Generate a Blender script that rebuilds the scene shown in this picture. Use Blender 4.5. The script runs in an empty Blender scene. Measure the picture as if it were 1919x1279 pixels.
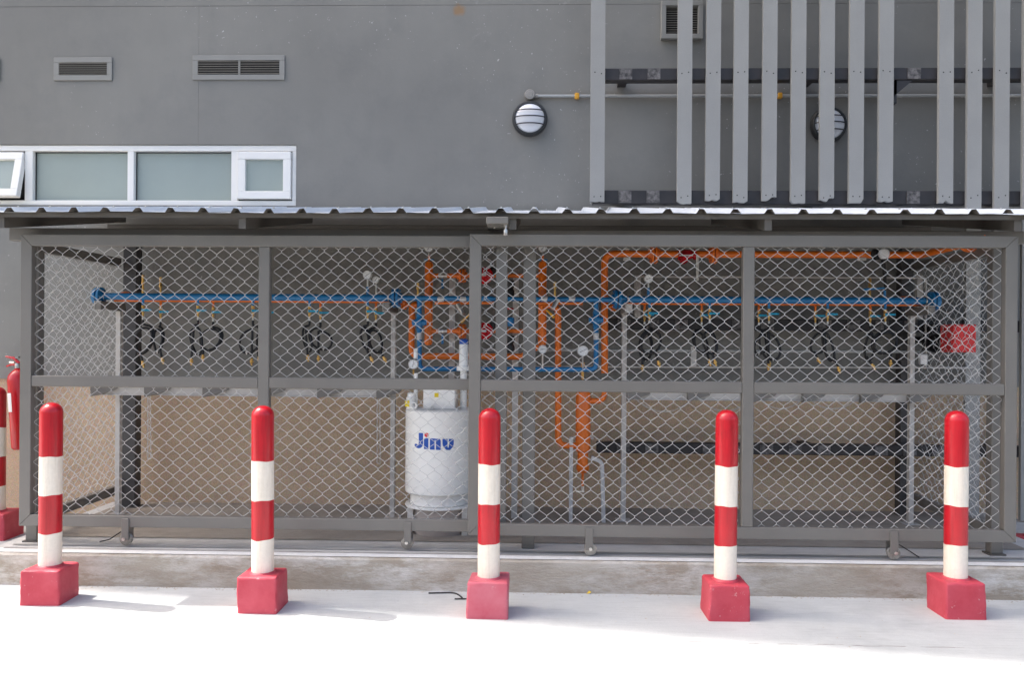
import bpy, bmesh, math, random
from mathutils import Vector, Matrix
random.seed(7)
R = math.radians
scene = bpy.context.scene
col = scene.collection

# ------------------------------------------------------------------ camera
F_PX, CX, CY = 1549.0, 959.5, 639.5          # photograph 1919 x 1279
CAM_H = 1.41
camd = bpy.data.cameras.new('camera')
cam = bpy.data.objects.new('camera', camd)
col.objects.link(cam)
camd.sensor_width = 36.0
camd.lens = F_PX / 1919.0 * 36.0
camd.clip_start, camd.clip_end = 0.05, 300
CAM_R = (Matrix.Rotation(R(1.6), 3, 'Z') @ Matrix.Rotation(R(90), 3, 'X') @ Matrix.Rotation(R(0.4), 3, 'Z'))
cam.matrix_world = Matrix.Translation((0, 0, CAM_H)) @ CAM_R.to_4x4()
scene.camera = cam

# ------------------------------------------------------------------ light
SUN_EL, SUN_AZ = R(56.0), R(10.5)             # sun stands to the left, a little behind the facade
to_sun = Vector((-math.cos(SUN_AZ) * math.cos(SUN_EL), math.sin(SUN_AZ) * math.cos(SUN_EL), math.sin(SUN_EL)))
world = bpy.data.worlds.new('World')
scene.world = world
world.use_nodes = True
nt = world.node_tree
sky = nt.nodes.new('ShaderNodeTexSky')
sky.sky_type = 'NISHITA'
sky.sun_disc = False
sky.sun_elevation = SUN_EL
sky.sun_rotation = math.atan2(to_sun.x, to_sun.y)
sky.air_density, sky.dust_density, sky.ozone_density = 1.0, 7.0, 1.0
bg = nt.nodes['Background']
bg.inputs['Strength'].default_value = 0.15
nt.links.new(sky.outputs[0], bg.inputs[0])
sd = bpy.data.lights.new('sun', 'SUN')
sd.energy, sd.angle, sd.color = 2.1, R(0.53), (1.0, 0.95, 0.88)
sun = bpy.data.objects.new('sun', sd)
col.objects.link(sun)
sun.rotation_euler = (-to_sun).to_track_quat('-Z', 'Y').to_euler()
vs = scene.view_settings
vs.view_transform, vs.look, vs.gamma, vs.exposure = 'Standard', 'None', 1.0, 1.47
vs.use_curve_mapping = False


# ------------------------------------------------------------------ helpers
def ray(px, py):
    return CAM_R @ Vector(((px - CX) / F_PX, -(py - CY) / F_PX, -1.0))

def P(px, py, Y):                              # point of the photograph on the plane at depth Y
    d = ray(px, py)
    return d * (Y / d.y) + Vector((0, 0, CAM_H))

def G(px, py, z=0.0):                          # point of the photograph on a level surface
    d = ray(px, py)
    return d * ((z - CAM_H) / d.z) + Vector((0, 0, CAM_H))

def X(px, Y): return P(px, 600, Y).x
def Z(px, py, Y): return P(px, py, Y).z


class MB:
    def __init__(s): s.v, s.f, s.sm = [], [], []
    def add(s, vs_, fs, smooth=False):
        o = len(s.v)
        s.v += [Vector(v) for v in vs_]
        s.f += [tuple(i + o for i in f) for f in fs]
        s.sm += [smooth] * len(fs)
        return s
    def box(s, x0, x1, y0, y1, z0, z1, ch=0.0, m=None):
        if x0 > x1: x0, x1 = x1, x0
        if y0 > y1: y0, y1 = y1, y0
        if z0 > z1: z0, z1 = z1, z0
        if ch <= 0:
            vs_ = [(x, y, z) for x in (x0, x1) for y in (y0, y1) for z in (z0, z1)]
            fs = [(0, 1, 3, 2), (4, 6, 7, 5), (0, 4, 5, 1), (2, 3, 7, 6), (0, 2, 6, 4), (1, 5, 7, 3)]
        else:
            b = bmesh.new()
            bmesh.ops.create_cube(b, size=1.0)
            for v in b.verts:
                v.co = Vector(((x0 + x1) / 2 + v.co.x * (x1 - x0), (y0 + y1) / 2 + v.co.y * (y1 - y0), (z0 + z1) / 2 + v.co.z * (z1 - z0)))
            bmesh.ops.bevel(b, geom=b.edges[:], offset=ch, segments=1, affect='EDGES', profile=0.5)
            b.verts.index_update()
            vs_ = [v.co.copy() for v in b.verts]
            fs = [tuple(v.index for v in f.verts) for f in b.faces]
            b.free()
        if m: vs_ = [m @ Vector(v) for v in vs_]
        return s.add(vs_, fs)
    def tube(s, pts, r, n=10, caps=True, closed=False):
        pts = [Vector(p) for p in pts]
        k = len(pts)
        rr = r if isinstance(r, (list, tuple)) else [r] * k
        vs_, fs = [], []
        up = None
        for i, p in enumerate(pts):
            a = pts[(i - 1) % k] if (closed or i > 0) else p
            b = pts[(i + 1) % k] if (closed or i < k - 1) else p
            t = (b - a).normalized()
            if up is None:
                up = t.orthogonal().normalized()
            up = (up - t * up.dot(t))
            up = up.normalized() if up.length > 1e-6 else t.orthogonal().normalized()
            w = t.cross(up)
            for j in range(n):
                an = 2 * math.pi * j / n
                vs_.append(p + (up * math.cos(an) + w * math.sin(an)) * rr[i])
        for i in range(k if closed else k - 1):
            for j in range(n):
                a, b = i * n + j, i * n + (j + 1) % n
                c, d = ((i + 1) % k) * n + (j + 1) % n, ((i + 1) % k) * n + j
                fs.append((a, b, c, d))
        s.add(vs_, fs, True)
        if caps and not closed:
            s.add([], [])
            o = len(s.v) - len(vs_)
            s.f += [tuple(o + j for j in reversed(range(n))), tuple(o + (k - 1) * n + j for j in range(n))]
            s.sm += [False, False]
        return s
    def lathe(s, prof, org, axis, n=20, smooth=True):   # prof: (radius, distance along axis)
        axis = Vector(axis).normalized()
        u = axis.orthogonal().normalized()
        w = axis.cross(u)
        org = Vector(org)
        vs_, fs = [], []
        for r, h in prof:
            for j in range(n):
                a = 2 * math.pi * j / n
                vs_.append(org + axis * h + (u * math.cos(a) + w * math.sin(a)) * max(r, 1e-5))
        for i in range(len(prof) - 1):
            for j in range(n):
                fs.append((i * n + j, i * n + (j + 1) % n, (i + 1) * n + (j + 1) % n, (i + 1) * n + j))
        return s.add(vs_, fs, smooth)


def fillet(pts, rad, seg=5):
    pts = [Vector(p) for p in pts]
    out = [pts[0]]
    for i in range(1, len(pts) - 1):
        a, b, c = pts[i - 1], pts[i], pts[i + 1]
        d1, d2 = (a - b), (c - b)
        q = min(rad, d1.length * 0.49, d2.length * 0.49)
        p0, p1 = b + d1.normalized() * q, b + d2.normalized() * q
        for k in range(seg + 1):
            t = k / seg
            out.append(p0 * (1 - t) ** 2 + b * 2 * t * (1 - t) + p1 * t * t)
    out.append(pts[-1])
    return out


def thing(name, label, cat, loc=(0, 0, 0), group=None):
    o = bpy.data.objects.new(name, None)
    o.empty_display_size = 0.1
    col.objects.link(o)
    o.location = loc
    tag(o, label, cat, group)
    return o

def tag(o, label=None, cat=None, group=None, kind=None):
    if label: o['label'] = label
    if cat: o['category'] = cat
    if group: o['group'] = group
    if kind: o['kind'] = kind
    return o

def root_loc(o):
    v = Vector((0, 0, 0))
    while o is not None:
        v += o.location
        o = o.parent
    return v

def obj(name, mb, material, parent=None, loc=None, angle=35):
    off = root_loc(parent) if parent else Vector(loc or (0, 0, 0))
    me = bpy.data.meshes.new(name)
    me.from_pydata([v - off for v in mb.v], [], mb.f)
    me.polygons.foreach_set('use_smooth', mb.sm)
    if any(mb.sm):
        me.set_sharp_from_angle(angle=R(angle))
    me.materials.append(material)
    me.update()
    o = bpy.data.objects.new(name, me)
    col.objects.link(o)
    if parent: o.parent = parent
    else: o.location = off
    return o


# ------------------------------------------------------------------ materials
def mat(name, c, rough=0.5, metal=0.0, var=0.0, vscale=4.0, c2=None, bump=0.0, bscale=60.0, streak=0.0,
        spec=0.5, coat=0.0, fine=0.0, fscale=120.0, stretch=(1, 1, 1), rvar=0.0, dist=0.01):
    m = bpy.data.materials.new(name)
    m.use_nodes = True
    t = m.node_tree
    N, L = t.nodes, t.links
    b = N['Principled BSDF']
    b.inputs['Roughness'].default_value = rough
    b.inputs['Metallic'].default_value = metal
    b.inputs['Specular IOR Level'].default_value = spec
    b.inputs['Coat Weight'].default_value = coat
    b.inputs['Base Color'].default_value = (*c, 1)
    tc = N.new('ShaderNodeTexCoord')
    oi = N.new('ShaderNodeObjectInfo')
    va = N.new('ShaderNodeVectorMath'); va.operation = 'ADD'
    L.new(tc.outputs['Object'], va.inputs[0]); L.new(oi.outputs['Location'], va.inputs[1])
    class _C: outputs = {'Object': va.outputs[0]}
    co = _C
    mp = N.new('ShaderNodeMapping')
    mp.inputs['Scale'].default_value = stretch
    L.new(co.outputs['Object'], mp.inputs[0])
    cur = None
    def noise(scale, detail=5, rough_=0.6, vec=None):
        n = N.new('ShaderNodeTexNoise')
        n.inputs['Scale'].default_value = scale
        n.inputs['Detail'].default_value = detail
        n.inputs['Roughness'].default_value = rough_
        L.new(vec or mp.outputs[0], n.inputs['Vector'])
        return n
    def mixc(fac, a, bb, mode='MIX'):
        x = N.new('ShaderNodeMix')
        x.data_type = 'RGBA'
        x.blend_type = mode
        if isinstance(fac, float): x.inputs[0].default_value = fac
        else: L.new(fac, x.inputs[0])
        for i, q in ((6, a), (7, bb)):
            if isinstance(q, tuple): x.inputs[i].default_value = (*q, 1)
            else: L.new(q, x.inputs[i])
        return x.outputs[2]
    def ramp(fac, p0, p1):
        r = N.new('ShaderNodeMapRange')
        r.inputs[1].default_value, r.inputs[2].default_value = p0, p1
        L.new(fac, r.inputs[0])
        return r.outputs[0]
    m_api = dict(N=N, L=L, noise=noise, mixc=mixc, ramp=ramp, co=co, mp=mp, b=b)
    cur = c
    if var or c2:
        n = noise(vscale)
        hi = c2 or tuple(min(1, x * (1 + var)) for x in c)
        lo = c if c2 else tuple(x * (1 - var) for x in c)
        cur = mixc(ramp(n.outputs[0], 0.3, 0.7), lo, hi)
    if fine:
        n = noise(fscale, 2, 0.5)
        cur = mixc(ramp(n.outputs[0], 0.35, 0.65), mixc(1.0, cur, tuple([1 - fine] * 3), 'MULTIPLY'), cur)
    if streak:
        ms = N.new('ShaderNodeMapping')
        ms.inputs['Scale'].default_value = (4.3, 4.3, 0.5)
        L.new(co.outputs['Object'], ms.inputs[0])
        n = noise(1.0, 4, 0.6, ms.outputs[0])
        cur = mixc(ramp(n.outputs[0], 0.45, 0.8), cur, mixc(1.0, cur, tuple([1 - streak] * 3), 'MULTIPLY'))
    if rvar:
        n = noise(vscale * 3)
        mr = N.new('ShaderNodeMapRange')
        mr.inputs[3].default_value, mr.inputs[4].default_value = max(0.02, rough - rvar), min(1, rough + rvar)
        L.new(n.outputs[0], mr.inputs[0])
        L.new(mr.outputs[0], b.inputs['Roughness'])
    if bump:
        n = noise(bscale, 4, 0.6)
        bn = N.new('ShaderNodeBump')
        bn.inputs['Strength'].default_value = bump
        bn.inputs['Distance'].default_value = dist
        L.new(n.outputs[0], bn.inputs['Height'])
        L.new(bn.outputs[0], b.inputs['Normal'])
    if not isinstance(cur, tuple): L.new(cur, b.inputs['Base Color'])
    m['_'] = 0
    mat.api = m_api
    mat.cur = cur
    return m


M = {}
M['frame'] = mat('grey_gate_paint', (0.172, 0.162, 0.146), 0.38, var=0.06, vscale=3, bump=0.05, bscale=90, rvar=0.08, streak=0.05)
M['shaded_post'] = mat('shaded_post_tone', (0.055, 0.052, 0.052), 0.45, var=0.1)  # near-black tone holding the cage's inner shade on the rear posts
M['roof_steel'] = mat('brown_grey_steel', (0.115, 0.105, 0.092), 0.5, var=0.1, vscale=3)
M['sheet'] = mat('zinc_roof_sheet', (0.60, 0.65, 0.71), 0.36, metal=0.0, var=0.06, vscale=2.5, rvar=0.1)
M['sheet_back'] = mat('dark_sheet_underside', (0.13, 0.12, 0.105), 0.6, var=0.08)  # underside colour darkened to cut light bounced into the cage
M['slat'] = mat('slat_grey', (0.325, 0.320, 0.298), 0.6, var=0.05, vscale=3, fine=0.04, streak=0.04)
M['black_steel'] = mat('black_steel', (0.018, 0.017, 0.018), 0.5, c2=(0.035, 0.03, 0.03), vscale=8)
M['plate'] = mat('worn_plate', (0.02, 0.018, 0.018), 0.6, c2=(0.20, 0.185, 0.175), vscale=38, bump=0.3, bscale=60)
M['white_frame'] = mat('white_aluminium', (0.86, 0.845, 0.80), 0.35, var=0.02)
M['gasket_or_dark_gap'] = mat('dark_gasket', (0.03, 0.03, 0.03), 0.7)
M['glass'] = mat('frosted_green_glass', (0.33, 0.38, 0.345), 0.22, var=0.05, vscale=1.5, coat=0.4)
M['vent'] = mat('vent_grey', (0.265, 0.262, 0.242), 0.6, var=0.06)
M['vent_slat'] = mat('vent_blade', (0.24, 0.225, 0.195), 0.6, var=0.1)
M['dark'] = mat('dark_void', (0.03, 0.028, 0.026), 0.9)
M['lamp_black'] = mat('lamp_housing', (0.035, 0.037, 0.038), 0.5)
M['lamp_white'] = mat('opal_diffuser', (0.83, 0.84, 0.86), 0.12, spec=0.6)
M['galv'] = mat('galvanised', (0.58, 0.57, 0.56), 0.42, metal=0.25, var=0.08, vscale=9)
M['strut'] = mat('strut_grey_white', (0.54, 0.51, 0.47), 0.5, var=0.06, vscale=7)
M['wire'] = mat('zinc_wire', (0.56, 0.55, 0.53), 0.42, metal=0.2, var=0.06, vscale=14)
M['track'] = mat('dull_track_steel', (0.33, 0.32, 0.30), 0.5, var=0.2, vscale=6)
M['wheel'] = mat('worn_wheel_steel', (0.30, 0.285, 0.26), 0.38, metal=0.7, var=0.25, vscale=50)
M['arm'] = mat('dull_arm_steel', (0.21, 0.195, 0.175), 0.5, var=0.12, vscale=8)
M['chain'] = mat('chain_steel', (0.5, 0.5, 0.49), 0.35, metal=0.6)
M['yellow'] = mat('yellow_plastic', (0.72, 0.36, 0.03), 0.5, var=0.06)
M['conduit'] = mat('grey_conduit', (0.40, 0.41, 0.40), 0.45, metal=0.3)
M['jbox'] = mat('junction_box', (0.30, 0.285, 0.26), 0.6, var=0.08, vscale=30)
M['blue'] = mat('blue_pipe_paint', (0.010, 0.165, 0.38), 0.3, var=0.1, vscale=8, coat=0.2)
M['orange'] = mat('orange_pipe_paint', (0.80, 0.17, 0.012), 0.35, var=0.06, vscale=8, coat=0.15)
M['red_gloss'] = mat('red_enamel', (0.52, 0.012, 0.018), 0.25, var=0.08, vscale=6, coat=0.2)
M['red_box'] = mat('red_cabinet', (0.70, 0.035, 0.035), 0.4, var=0.05)
M['brass'] = mat('brass', (0.70, 0.42, 0.13), 0.3, metal=0.8, var=0.1, vscale=60)
M['cyan'] = mat('cyan_lever', (0.02, 0.34, 0.52), 0.4)
M['rubber'] = mat('black_rubber', (0.012, 0.012, 0.013), 0.5, var=0.1, vscale=30)
M['steel'] = mat('bright_steel', (0.62, 0.60, 0.57), 0.28, metal=0.85, var=0.08, vscale=40)
M['dial'] = mat('white_dial', (0.80, 0.80, 0.79), 0.25)
M['ink'] = mat('black_ink', (0.015, 0.015, 0.018), 0.5)
M['tank'] = mat('tank_white', (0.90, 0.89, 0.85), 0.35, var=0.03, vscale=3, coat=0.1)
M['plinth'] = mat('plinth_grey', (0.42, 0.37, 0.34), 0.7, var=0.1)
M['logo_blue'] = mat('logo_blue', (0.012, 0.085, 0.42), 0.4)
M['logo_red'] = mat('logo_red', (0.75, 0.02, 0.03), 0.4)
M['label_yellow'] = mat('label_yellow', (0.80, 0.62, 0.02), 0.5)
M['black_plastic'] = mat('black_plastic', (0.015, 0.014, 0.014), 0.45)
M['cream'] = mat('cream_band_paint', (0.86, 0.77, 0.65), 0.42, var=0.04, vscale=6, streak=0.10, fine=0.05, fscale=60, bump=0.03, bscale=60)
M['red_paint'] = mat('red_band_paint', (0.50, 0.008, 0.018), 0.28, var=0.08, vscale=7, bump=0.04, bscale=70, streak=0.15, coat=0.15)
def worn_paint(key, chip, lo, hi, dirt, dsc=(18, 18, 1.2)):
    m = M[key]; N, L = m.node_tree.nodes, m.node_tree.links
    b = N['Principled BSDF']
    src = b.inputs['Base Color'].links[0].from_socket
    va = [n for n in N if n.type == 'VECT_MATH'][0]
    def nz(scale, vec, detail=5, rough=.75):
        n = N.new('ShaderNodeTexNoise'); n.inputs['Scale'].default_value = scale
        n.inputs['Detail'].default_value = detail; n.inputs['Roughness'].default_value = rough
        L.new(vec, n.inputs['Vector']); return n.outputs[0]
    def rg(x, a_, b_):
        r = N.new('ShaderNodeMapRange'); r.inputs[1].default_value, r.inputs[2].default_value = a_, b_
        L.new(x, r.inputs[0]); return r.outputs[0]
    def mx(f, a_, c_, mode='MIX'):
        x = N.new('ShaderNodeMix'); x.data_type = 'RGBA'; x.blend_type = mode
        L.new(f, x.inputs[0]); L.new(a_, x.inputs[6]); x.inputs[7].default_value = (*c_, 1); return x.outputs[2]
    mp = N.new('ShaderNodeMapping'); mp.inputs['Scale'].default_value = dsc
    L.new(va.outputs[0], mp.inputs[0])
    c = mx(rg(nz(1.5, mp.outputs[0]), .48, .75), src, dirt, 'MULTIPLY')
    c = mx(rg(nz(48, va.outputs[0], 6, .8), lo, hi), c, chip)
    L.new(c, b.inputs['Base Color'])
worn_paint('cream', (.42, .36, .30), .72, .76, (.84, .80, .75))
worn_paint('red_paint', (.62, .20, .18), .71, .76, (.62, .5, .5))
M['leaf'] = mat('yellow_leaf', (0.6, 0.42, 0.03), 0.6)
M['paper'] = mat('paper_label', (0.8, 0.78, 0.76), 0.5)

def chipped_red(name, base, faded):
    m = mat(name, base, 0.55, c2=faded, vscale=7, bump=0.25, bscale=45, dist=0.006)
    a = mat.api
    n = a['noise'](26, 5, 0.75)
    n2 = a['noise'](3.0, 3, 0.6)
    f = a['N'].new('ShaderNodeMath'); f.operation = 'MULTIPLY'
    a['L'].new(a['ramp'](n.outputs[0], 0.62, 0.70), f.inputs[0])
    a['L'].new(a['ramp'](n2.outputs[0], 0.45, 0.65), f.inputs[1])
    a['L'].new(a['mixc'](f.outputs[0], mat.cur, (0.62, 0.47, 0.45)), a['b'].inputs['Base Color'])
    return m
M['base_red'] = chipped_red('red_block_paint', (0.47, 0.032, 0.055), (0.57, 0.08, 0.11))
M['base_pink'] = chipped_red('faded_red_block_paint', (0.50, 0.075, 0.11), (0.56, 0.15, 0.19))

# plastered facade: mottling, faint streaks, a rust spot
wp = P(860, 18, 6.1)
def wall_material():
    m = mat('grey_plaster', (0.205, 0.200, 0.183), 0.75, c2=(0.256, 0.250, 0.227), vscale=0.7, bump=0.12, bscale=30, streak=0.05, fine=0.03, fscale=200)
    a = mat.api
    N, L = a['N'], a['L']
    # pale scuffs
    n = a['noise'](7.0, 6, 0.8)
    n2 = a['noise'](1.1, 2, 0.5)
    f = N.new('ShaderNodeMath'); f.operation = 'MULTIPLY'
    L.new(a['ramp'](n.outputs[0], 0.63, 0.72), f.inputs[0])
    L.new(a['ramp'](n2.outputs[0], 0.48, 0.7), f.inputs[1])
    c = a['mixc'](f.outputs[0], mat.cur, (0.36, 0.355, 0.33))
    nb = a['noise'](2.6, 6, 0.65)
    c = a['mixc'](a['ramp'](nb.outputs[0], 0.5, 0.72), c, a['mixc'](1.0, c, (.90, .905, .92), 'MULTIPLY'))
    nsp = a['noise'](46, 2, 0.5)
    fs2 = N.new('ShaderNodeMath'); fs2.operation = 'MULTIPLY'
    L.new(a['ramp'](nsp.outputs[0], 0.72, 0.75), fs2.inputs[0]); L.new(a['ramp'](n2.outputs[0], 0.46, 0.6), fs2.inputs[1])
    c = a['mixc'](fs2.outputs[0], c, (.50, .49, .46))
    # rust spot
    d = N.new('ShaderNodeVectorMath'); d.operation = 'DISTANCE'
    L.new(a['co'].outputs['Object'], d.inputs[0])
    d.inputs[1].default_value = wp
    ns = a['noise'](22, 4, 0.7)
    s = N.new('ShaderNodeMath'); s.operation = 'MULTIPLY_ADD'
    L.new(ns.outputs[0], s.inputs[0]); s.inputs[1].default_value = -0.07
    L.new(d.outputs['Value'], s.inputs[2])
    inv = N.new('ShaderNodeMapRange')
    inv.inputs[1].default_value, inv.inputs[2].default_value = -0.015, 0.02
    inv.inputs[3].default_value, inv.inputs[4].default_value = 0.75, 0.0
    L.new(s.outputs[0], inv.inputs[0])
    c = a['mixc'](inv.outputs[0], c, (0.30, 0.17, 0.07))
    L.new(c, a['b'].inputs['Base Color'])
    return m
M['wall'] = wall_material()

def pebble():
    m = mat('pebble_wash', (0.56, 0.405, 0.27), 0.85, c2=(0.67, 0.49, 0.335), vscale=2.0, bump=0.5, bscale=160, fine=0.22, fscale=190, dist=0.004)
    a = mat.api
    v = a['N'].new('ShaderNodeTexVoronoi')
    v.inputs['Scale'].default_value = 150
    a['L'].new(a['co'].outputs['Object'], v.inputs['Vector'])
    c = a['mixc'](0.12, mat.cur, a['mixc'](1.0, mat.cur, v.outputs['Color'], 'OVERLAY'))
    a['L'].new(c, a['b'].inputs['Base Color'])
    return m
M['pebble'] = pebble()

def concrete(name, base, hi, stain, amt, sc, bump=0.2, stretch=(1, 1, 1), brushed=0.0, joint=None):
    m = mat(name, base, 0.85, c2=hi, vscale=sc, bump=bump, bscale=50, fine=0.08, fscale=150, stretch=stretch)
    a = mat.api
    n = a['noise'](sc * 2.2, 8, 0.72)
    n2 = a['noise'](sc * 0.6, 3, 0.5)
    f = a['N'].new('ShaderNodeMath'); f.operation = 'MULTIPLY'
    a['L'].new(a['ramp'](n.outputs[0], 0.42, 0.62), f.inputs[0])
    a['L'].new(a['ramp'](n2.outputs[0], 0.3, 0.65), f.inputs[1])
    g = a['N'].new('ShaderNodeMath'); g.operation = 'MULTIPLY'
    a['L'].new(f.outputs[0], g.inputs[0]); g.inputs[1].default_value = amt
    c = a['mixc'](g.outputs[0], mat.cur, stain)
    a['L'].new(c, a['b'].inputs['Base Color'])
    # dark pits and grit
    n3 = a['noise'](34, 6, 0.8)
    c = a['mixc'](a['ramp'](n3.outputs[0], 0.70, 0.78), c, tuple(x * 0.55 for x in base))
    if brushed:                               # broom and drag marks
        ms = a['N'].new('ShaderNodeMapping')
        ms.inputs['Scale'].default_value = (3.0, 30.0, 1.0)
        ms.inputs['Rotation'].default_value = (0, 0, R(24))
        a['L'].new(a['co'].outputs['Object'], ms.inputs[0])
        n4 = a['noise'](1.6, 6, 0.75, ms.outputs[0])
        c = a['mixc'](a['ramp'](n4.outputs[0], 0.5, 0.72), c, a['mixc'](1.0, c, tuple([1 - brushed] * 3), 'MULTIPLY'))
        n5 = a['noise'](0.9, 5, 0.7)
        c = a['mixc'](a['ramp'](n5.outputs[0], 0.52, 0.7), c, a['mixc'](1.0, c, (.86, .86, .87), 'MULTIPLY'))
        n6 = a['noise'](90, 3, 0.8)
        c = a['mixc'](a['ramp'](n6.outputs[0], 0.74, 0.78), c, (.12, .12, .12))
    if joint is not None:                     # broken hairline joints across the yard
        sp_ = a['N'].new('ShaderNodeSeparateXYZ')
        a['L'].new(a['co'].outputs['Object'], sp_.inputs[0])
        nj = a['noise'](2.0, 4, 0.6)
        for k, y_ in enumerate(joint):
            q1 = a['N'].new('ShaderNodeMath'); q1.operation = 'MULTIPLY_ADD'
            a['L'].new(nj.outputs[0], q1.inputs[0]); q1.inputs[1].default_value = .09; a['L'].new(sp_.outputs[1], q1.inputs[2])
            q2 = a['N'].new('ShaderNodeMath'); q2.operation = 'SUBTRACT'
            a['L'].new(q1.outputs[0], q2.inputs[0]); q2.inputs[1].default_value = y_ + .045
            q3 = a['N'].new('ShaderNodeMath'); q3.operation = 'ABSOLUTE'
            a['L'].new(q2.outputs[0], q3.inputs[0])
            q4 = a['N'].new('ShaderNodeMapRange')
            q4.inputs[1].default_value, q4.inputs[2].default_value, q4.inputs[3].default_value, q4.inputs[4].default_value = .001, .004, 1.0, 0.0
            a['L'].new(q3.outputs[0], q4.inputs[0])
            q5 = a['N'].new('ShaderNodeMath'); q5.operation = 'MULTIPLY'
            nb_ = a['noise'](6.0, 3, 0.7)
            a['L'].new(q4.outputs[0], q5.inputs[0]); a['L'].new(a['ramp'](nb_.outputs[0], .45, .55), q5.inputs[1])
            c = a['mixc'](q5.outputs[0], c, (.16, .13, .12))
    a['L'].new(c, a['b'].inputs['Base Color'])
    return m
M['ground'] = concrete('pale_concrete', (0.495, 0.515, 0.515), (0.565, 0.583, 0.58), (0.41, 0.43, 0.43), 0.7, 1.6, brushed=0.16, joint=(3.90, 2.1))
M['bounce_cut_ground'] = mat('unseen_dark_ground', (0.055, 0.055, 0.056), 0.9, c2=(0.075, 0.074, 0.072), vscale=1.5, fine=0.3, fscale=90, bump=0.3, bscale=120)  # dark unseen ground behind the camera, added to cut bounced light
M['kerb'] = concrete('stained_kerb', (0.30, 0.25, 0.19), (0.45, 0.40, 0.33), (0.66, 0.64, 0.60), 0.95, 2.6, 0.5, (0.7, 1, 2.0))
M['slab'] = concrete('platform_concrete', (0.56, 0.55, 0.53), (0.64, 0.63, 0.61), (0.44, 0.43, 0.41), 0.85, 3.0, brushed=.15)
M['shade_floor'] = concrete('dirt_and_shade_floor', (0.31, 0.275, 0.235), (0.38, 0.345, 0.30), (0.23, 0.20, 0.17), 0.8, 3.0, brushed=.15)  # brown dirt plus the cage's shade painted into the floor colour
M['strip'] = concrete('pale_strip', (0.80, 0.80, 0.79), (0.85, 0.85, 0.84), (0.56, 0.55, 0.54), 0.7, 4.0)

# ------------------------------------------------------------------ setting: ground, platform
KY, PZ, WY = 4.632, 0.18, 6.10                 # kerb face, platform top, facade plane
g = MB()
g.add([(-60, -70, -.02), (60, -70, -.02), (60, 30, -.02), (-60, 30, -.02)], [(0, 1, 2, 3)])
tag(obj('ground', g, M['bounce_cut_ground']), kind='structure')
g = MB().box(-60, 60, 1.2, WY + .2, -.10, 0.0)
tag(obj('concrete_apron', g, M['ground']), kind='structure', label='pale sunlit concrete yard in front of the gas cage')

PX0, PX1 = -3.16, 3.4
p = MB()
# slab with a slightly uneven front arris
nseg = 60
def arris(i):
    return 0.006 * math.sin(i * 0.9) + random.uniform(-0.003, 0.003)
fr, tp = [], []
vs_, fs = [], []
for i in range(nseg + 1):
    x = PX0 + (PX1 - PX0) * i / nseg
    a = arris(i)
    vs_ += [(x, KY - 0.004 + random.uniform(-.003, .003), -0.02), (x, KY + a * .4, PZ - 0.012), (x, KY + 0.010 + a * .4, PZ), (x, KY + 0.10, PZ)]
for i in range(nseg):
    for j in range(3):
        fs.append((i * 4 + j, (i + 1) * 4 + j, (i + 1) * 4 + j + 1, i * 4 + j + 1))
p.add(vs_, fs, True)
p.add([(PX0, KY, -0.02), (PX0, WY + .1, -0.02), (PX0, WY + .1, PZ), (PX0, KY + .01, PZ)], [(0, 3, 2, 1)])
p.add([(PX1, KY, -0.02), (PX1, WY + .1, -0.02), (PX1, WY + .1, PZ), (PX1, KY + .01, PZ)], [(0, 1, 2, 3)])
plat = obj('platform', p, M['kerb'])
tag(plat, kind='structure', label='low stained concrete platform carrying the cage')
s = MB().add([(PX0, KY + 0.10, PZ), (PX1, KY + 0.10, PZ), (PX1, WY + .1, PZ), (PX0, WY + .1, PZ)], [(0, 1, 2, 3)])
obj('platform_floor', s, M['slab'], plat)
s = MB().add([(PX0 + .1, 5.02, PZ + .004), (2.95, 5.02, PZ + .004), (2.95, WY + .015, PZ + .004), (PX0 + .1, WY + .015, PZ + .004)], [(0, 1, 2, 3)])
obj('inner_floor_tone', s, M['shade_floor'], plat)  # thin sheet over the slab, carrying the painted inner shade
s = MB().add([(PX0, KY + 0.012, PZ + .004), (PX1, KY + 0.012, PZ + .004), (PX1, KY + 0.10, PZ + .004), (PX0, KY + 0.10, PZ + .004)], [(0, 1, 2, 3)])
obj('edge_strip', s, M['strip'], plat)
for y in (KY + 0.012, KY + 0.122):            # flat bar and angle tracks the gate wheels run on
    pass

# ------------------------------------------------------------------ building
bld = thing('building', 'grey plastered building with tan pebble base and strip window behind the cage', 'building', (0, WY, 0))
BX0, BX1, BH = -10.9, 16.0, 30.0
wx1 = X(553, WY); wz0, wz1 = 2.405, 2.862; wx0 = -5.35
jx = X(369, WY)
JZ = 3.895
w = MB()
T = 0.25
w.box(BX0, wx0, WY, WY + T, 1.10, JZ)
w.box(wx0, wx1, WY, WY + T, 1.10, wz0)
w.box(wx0, jx - .0006, WY, WY + T, wz1, JZ)
w.box(jx + .0006, wx1, WY, WY + T, wz1, JZ)
w.box(wx1, BX1, WY, WY + T, 1.10, JZ)
obj('wall', w, M['wall'], bld)
w = MB().box(BX0, BX1, WY + .004, WY + T, JZ + .004, BH)
obj('upper_wall', w, M['wall'], bld)
w = MB().box(BX0 + .01, BX1 - .01, WY + T + .01, 18, 0, BH - .1)
obj('wall_core', w, M['dark'], bld)
w = MB().box(BX0, BX1, WY + .018, WY + T, -0.02, 1.098)
obj('pebble_base', w, M['pebble'], bld, )

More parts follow.
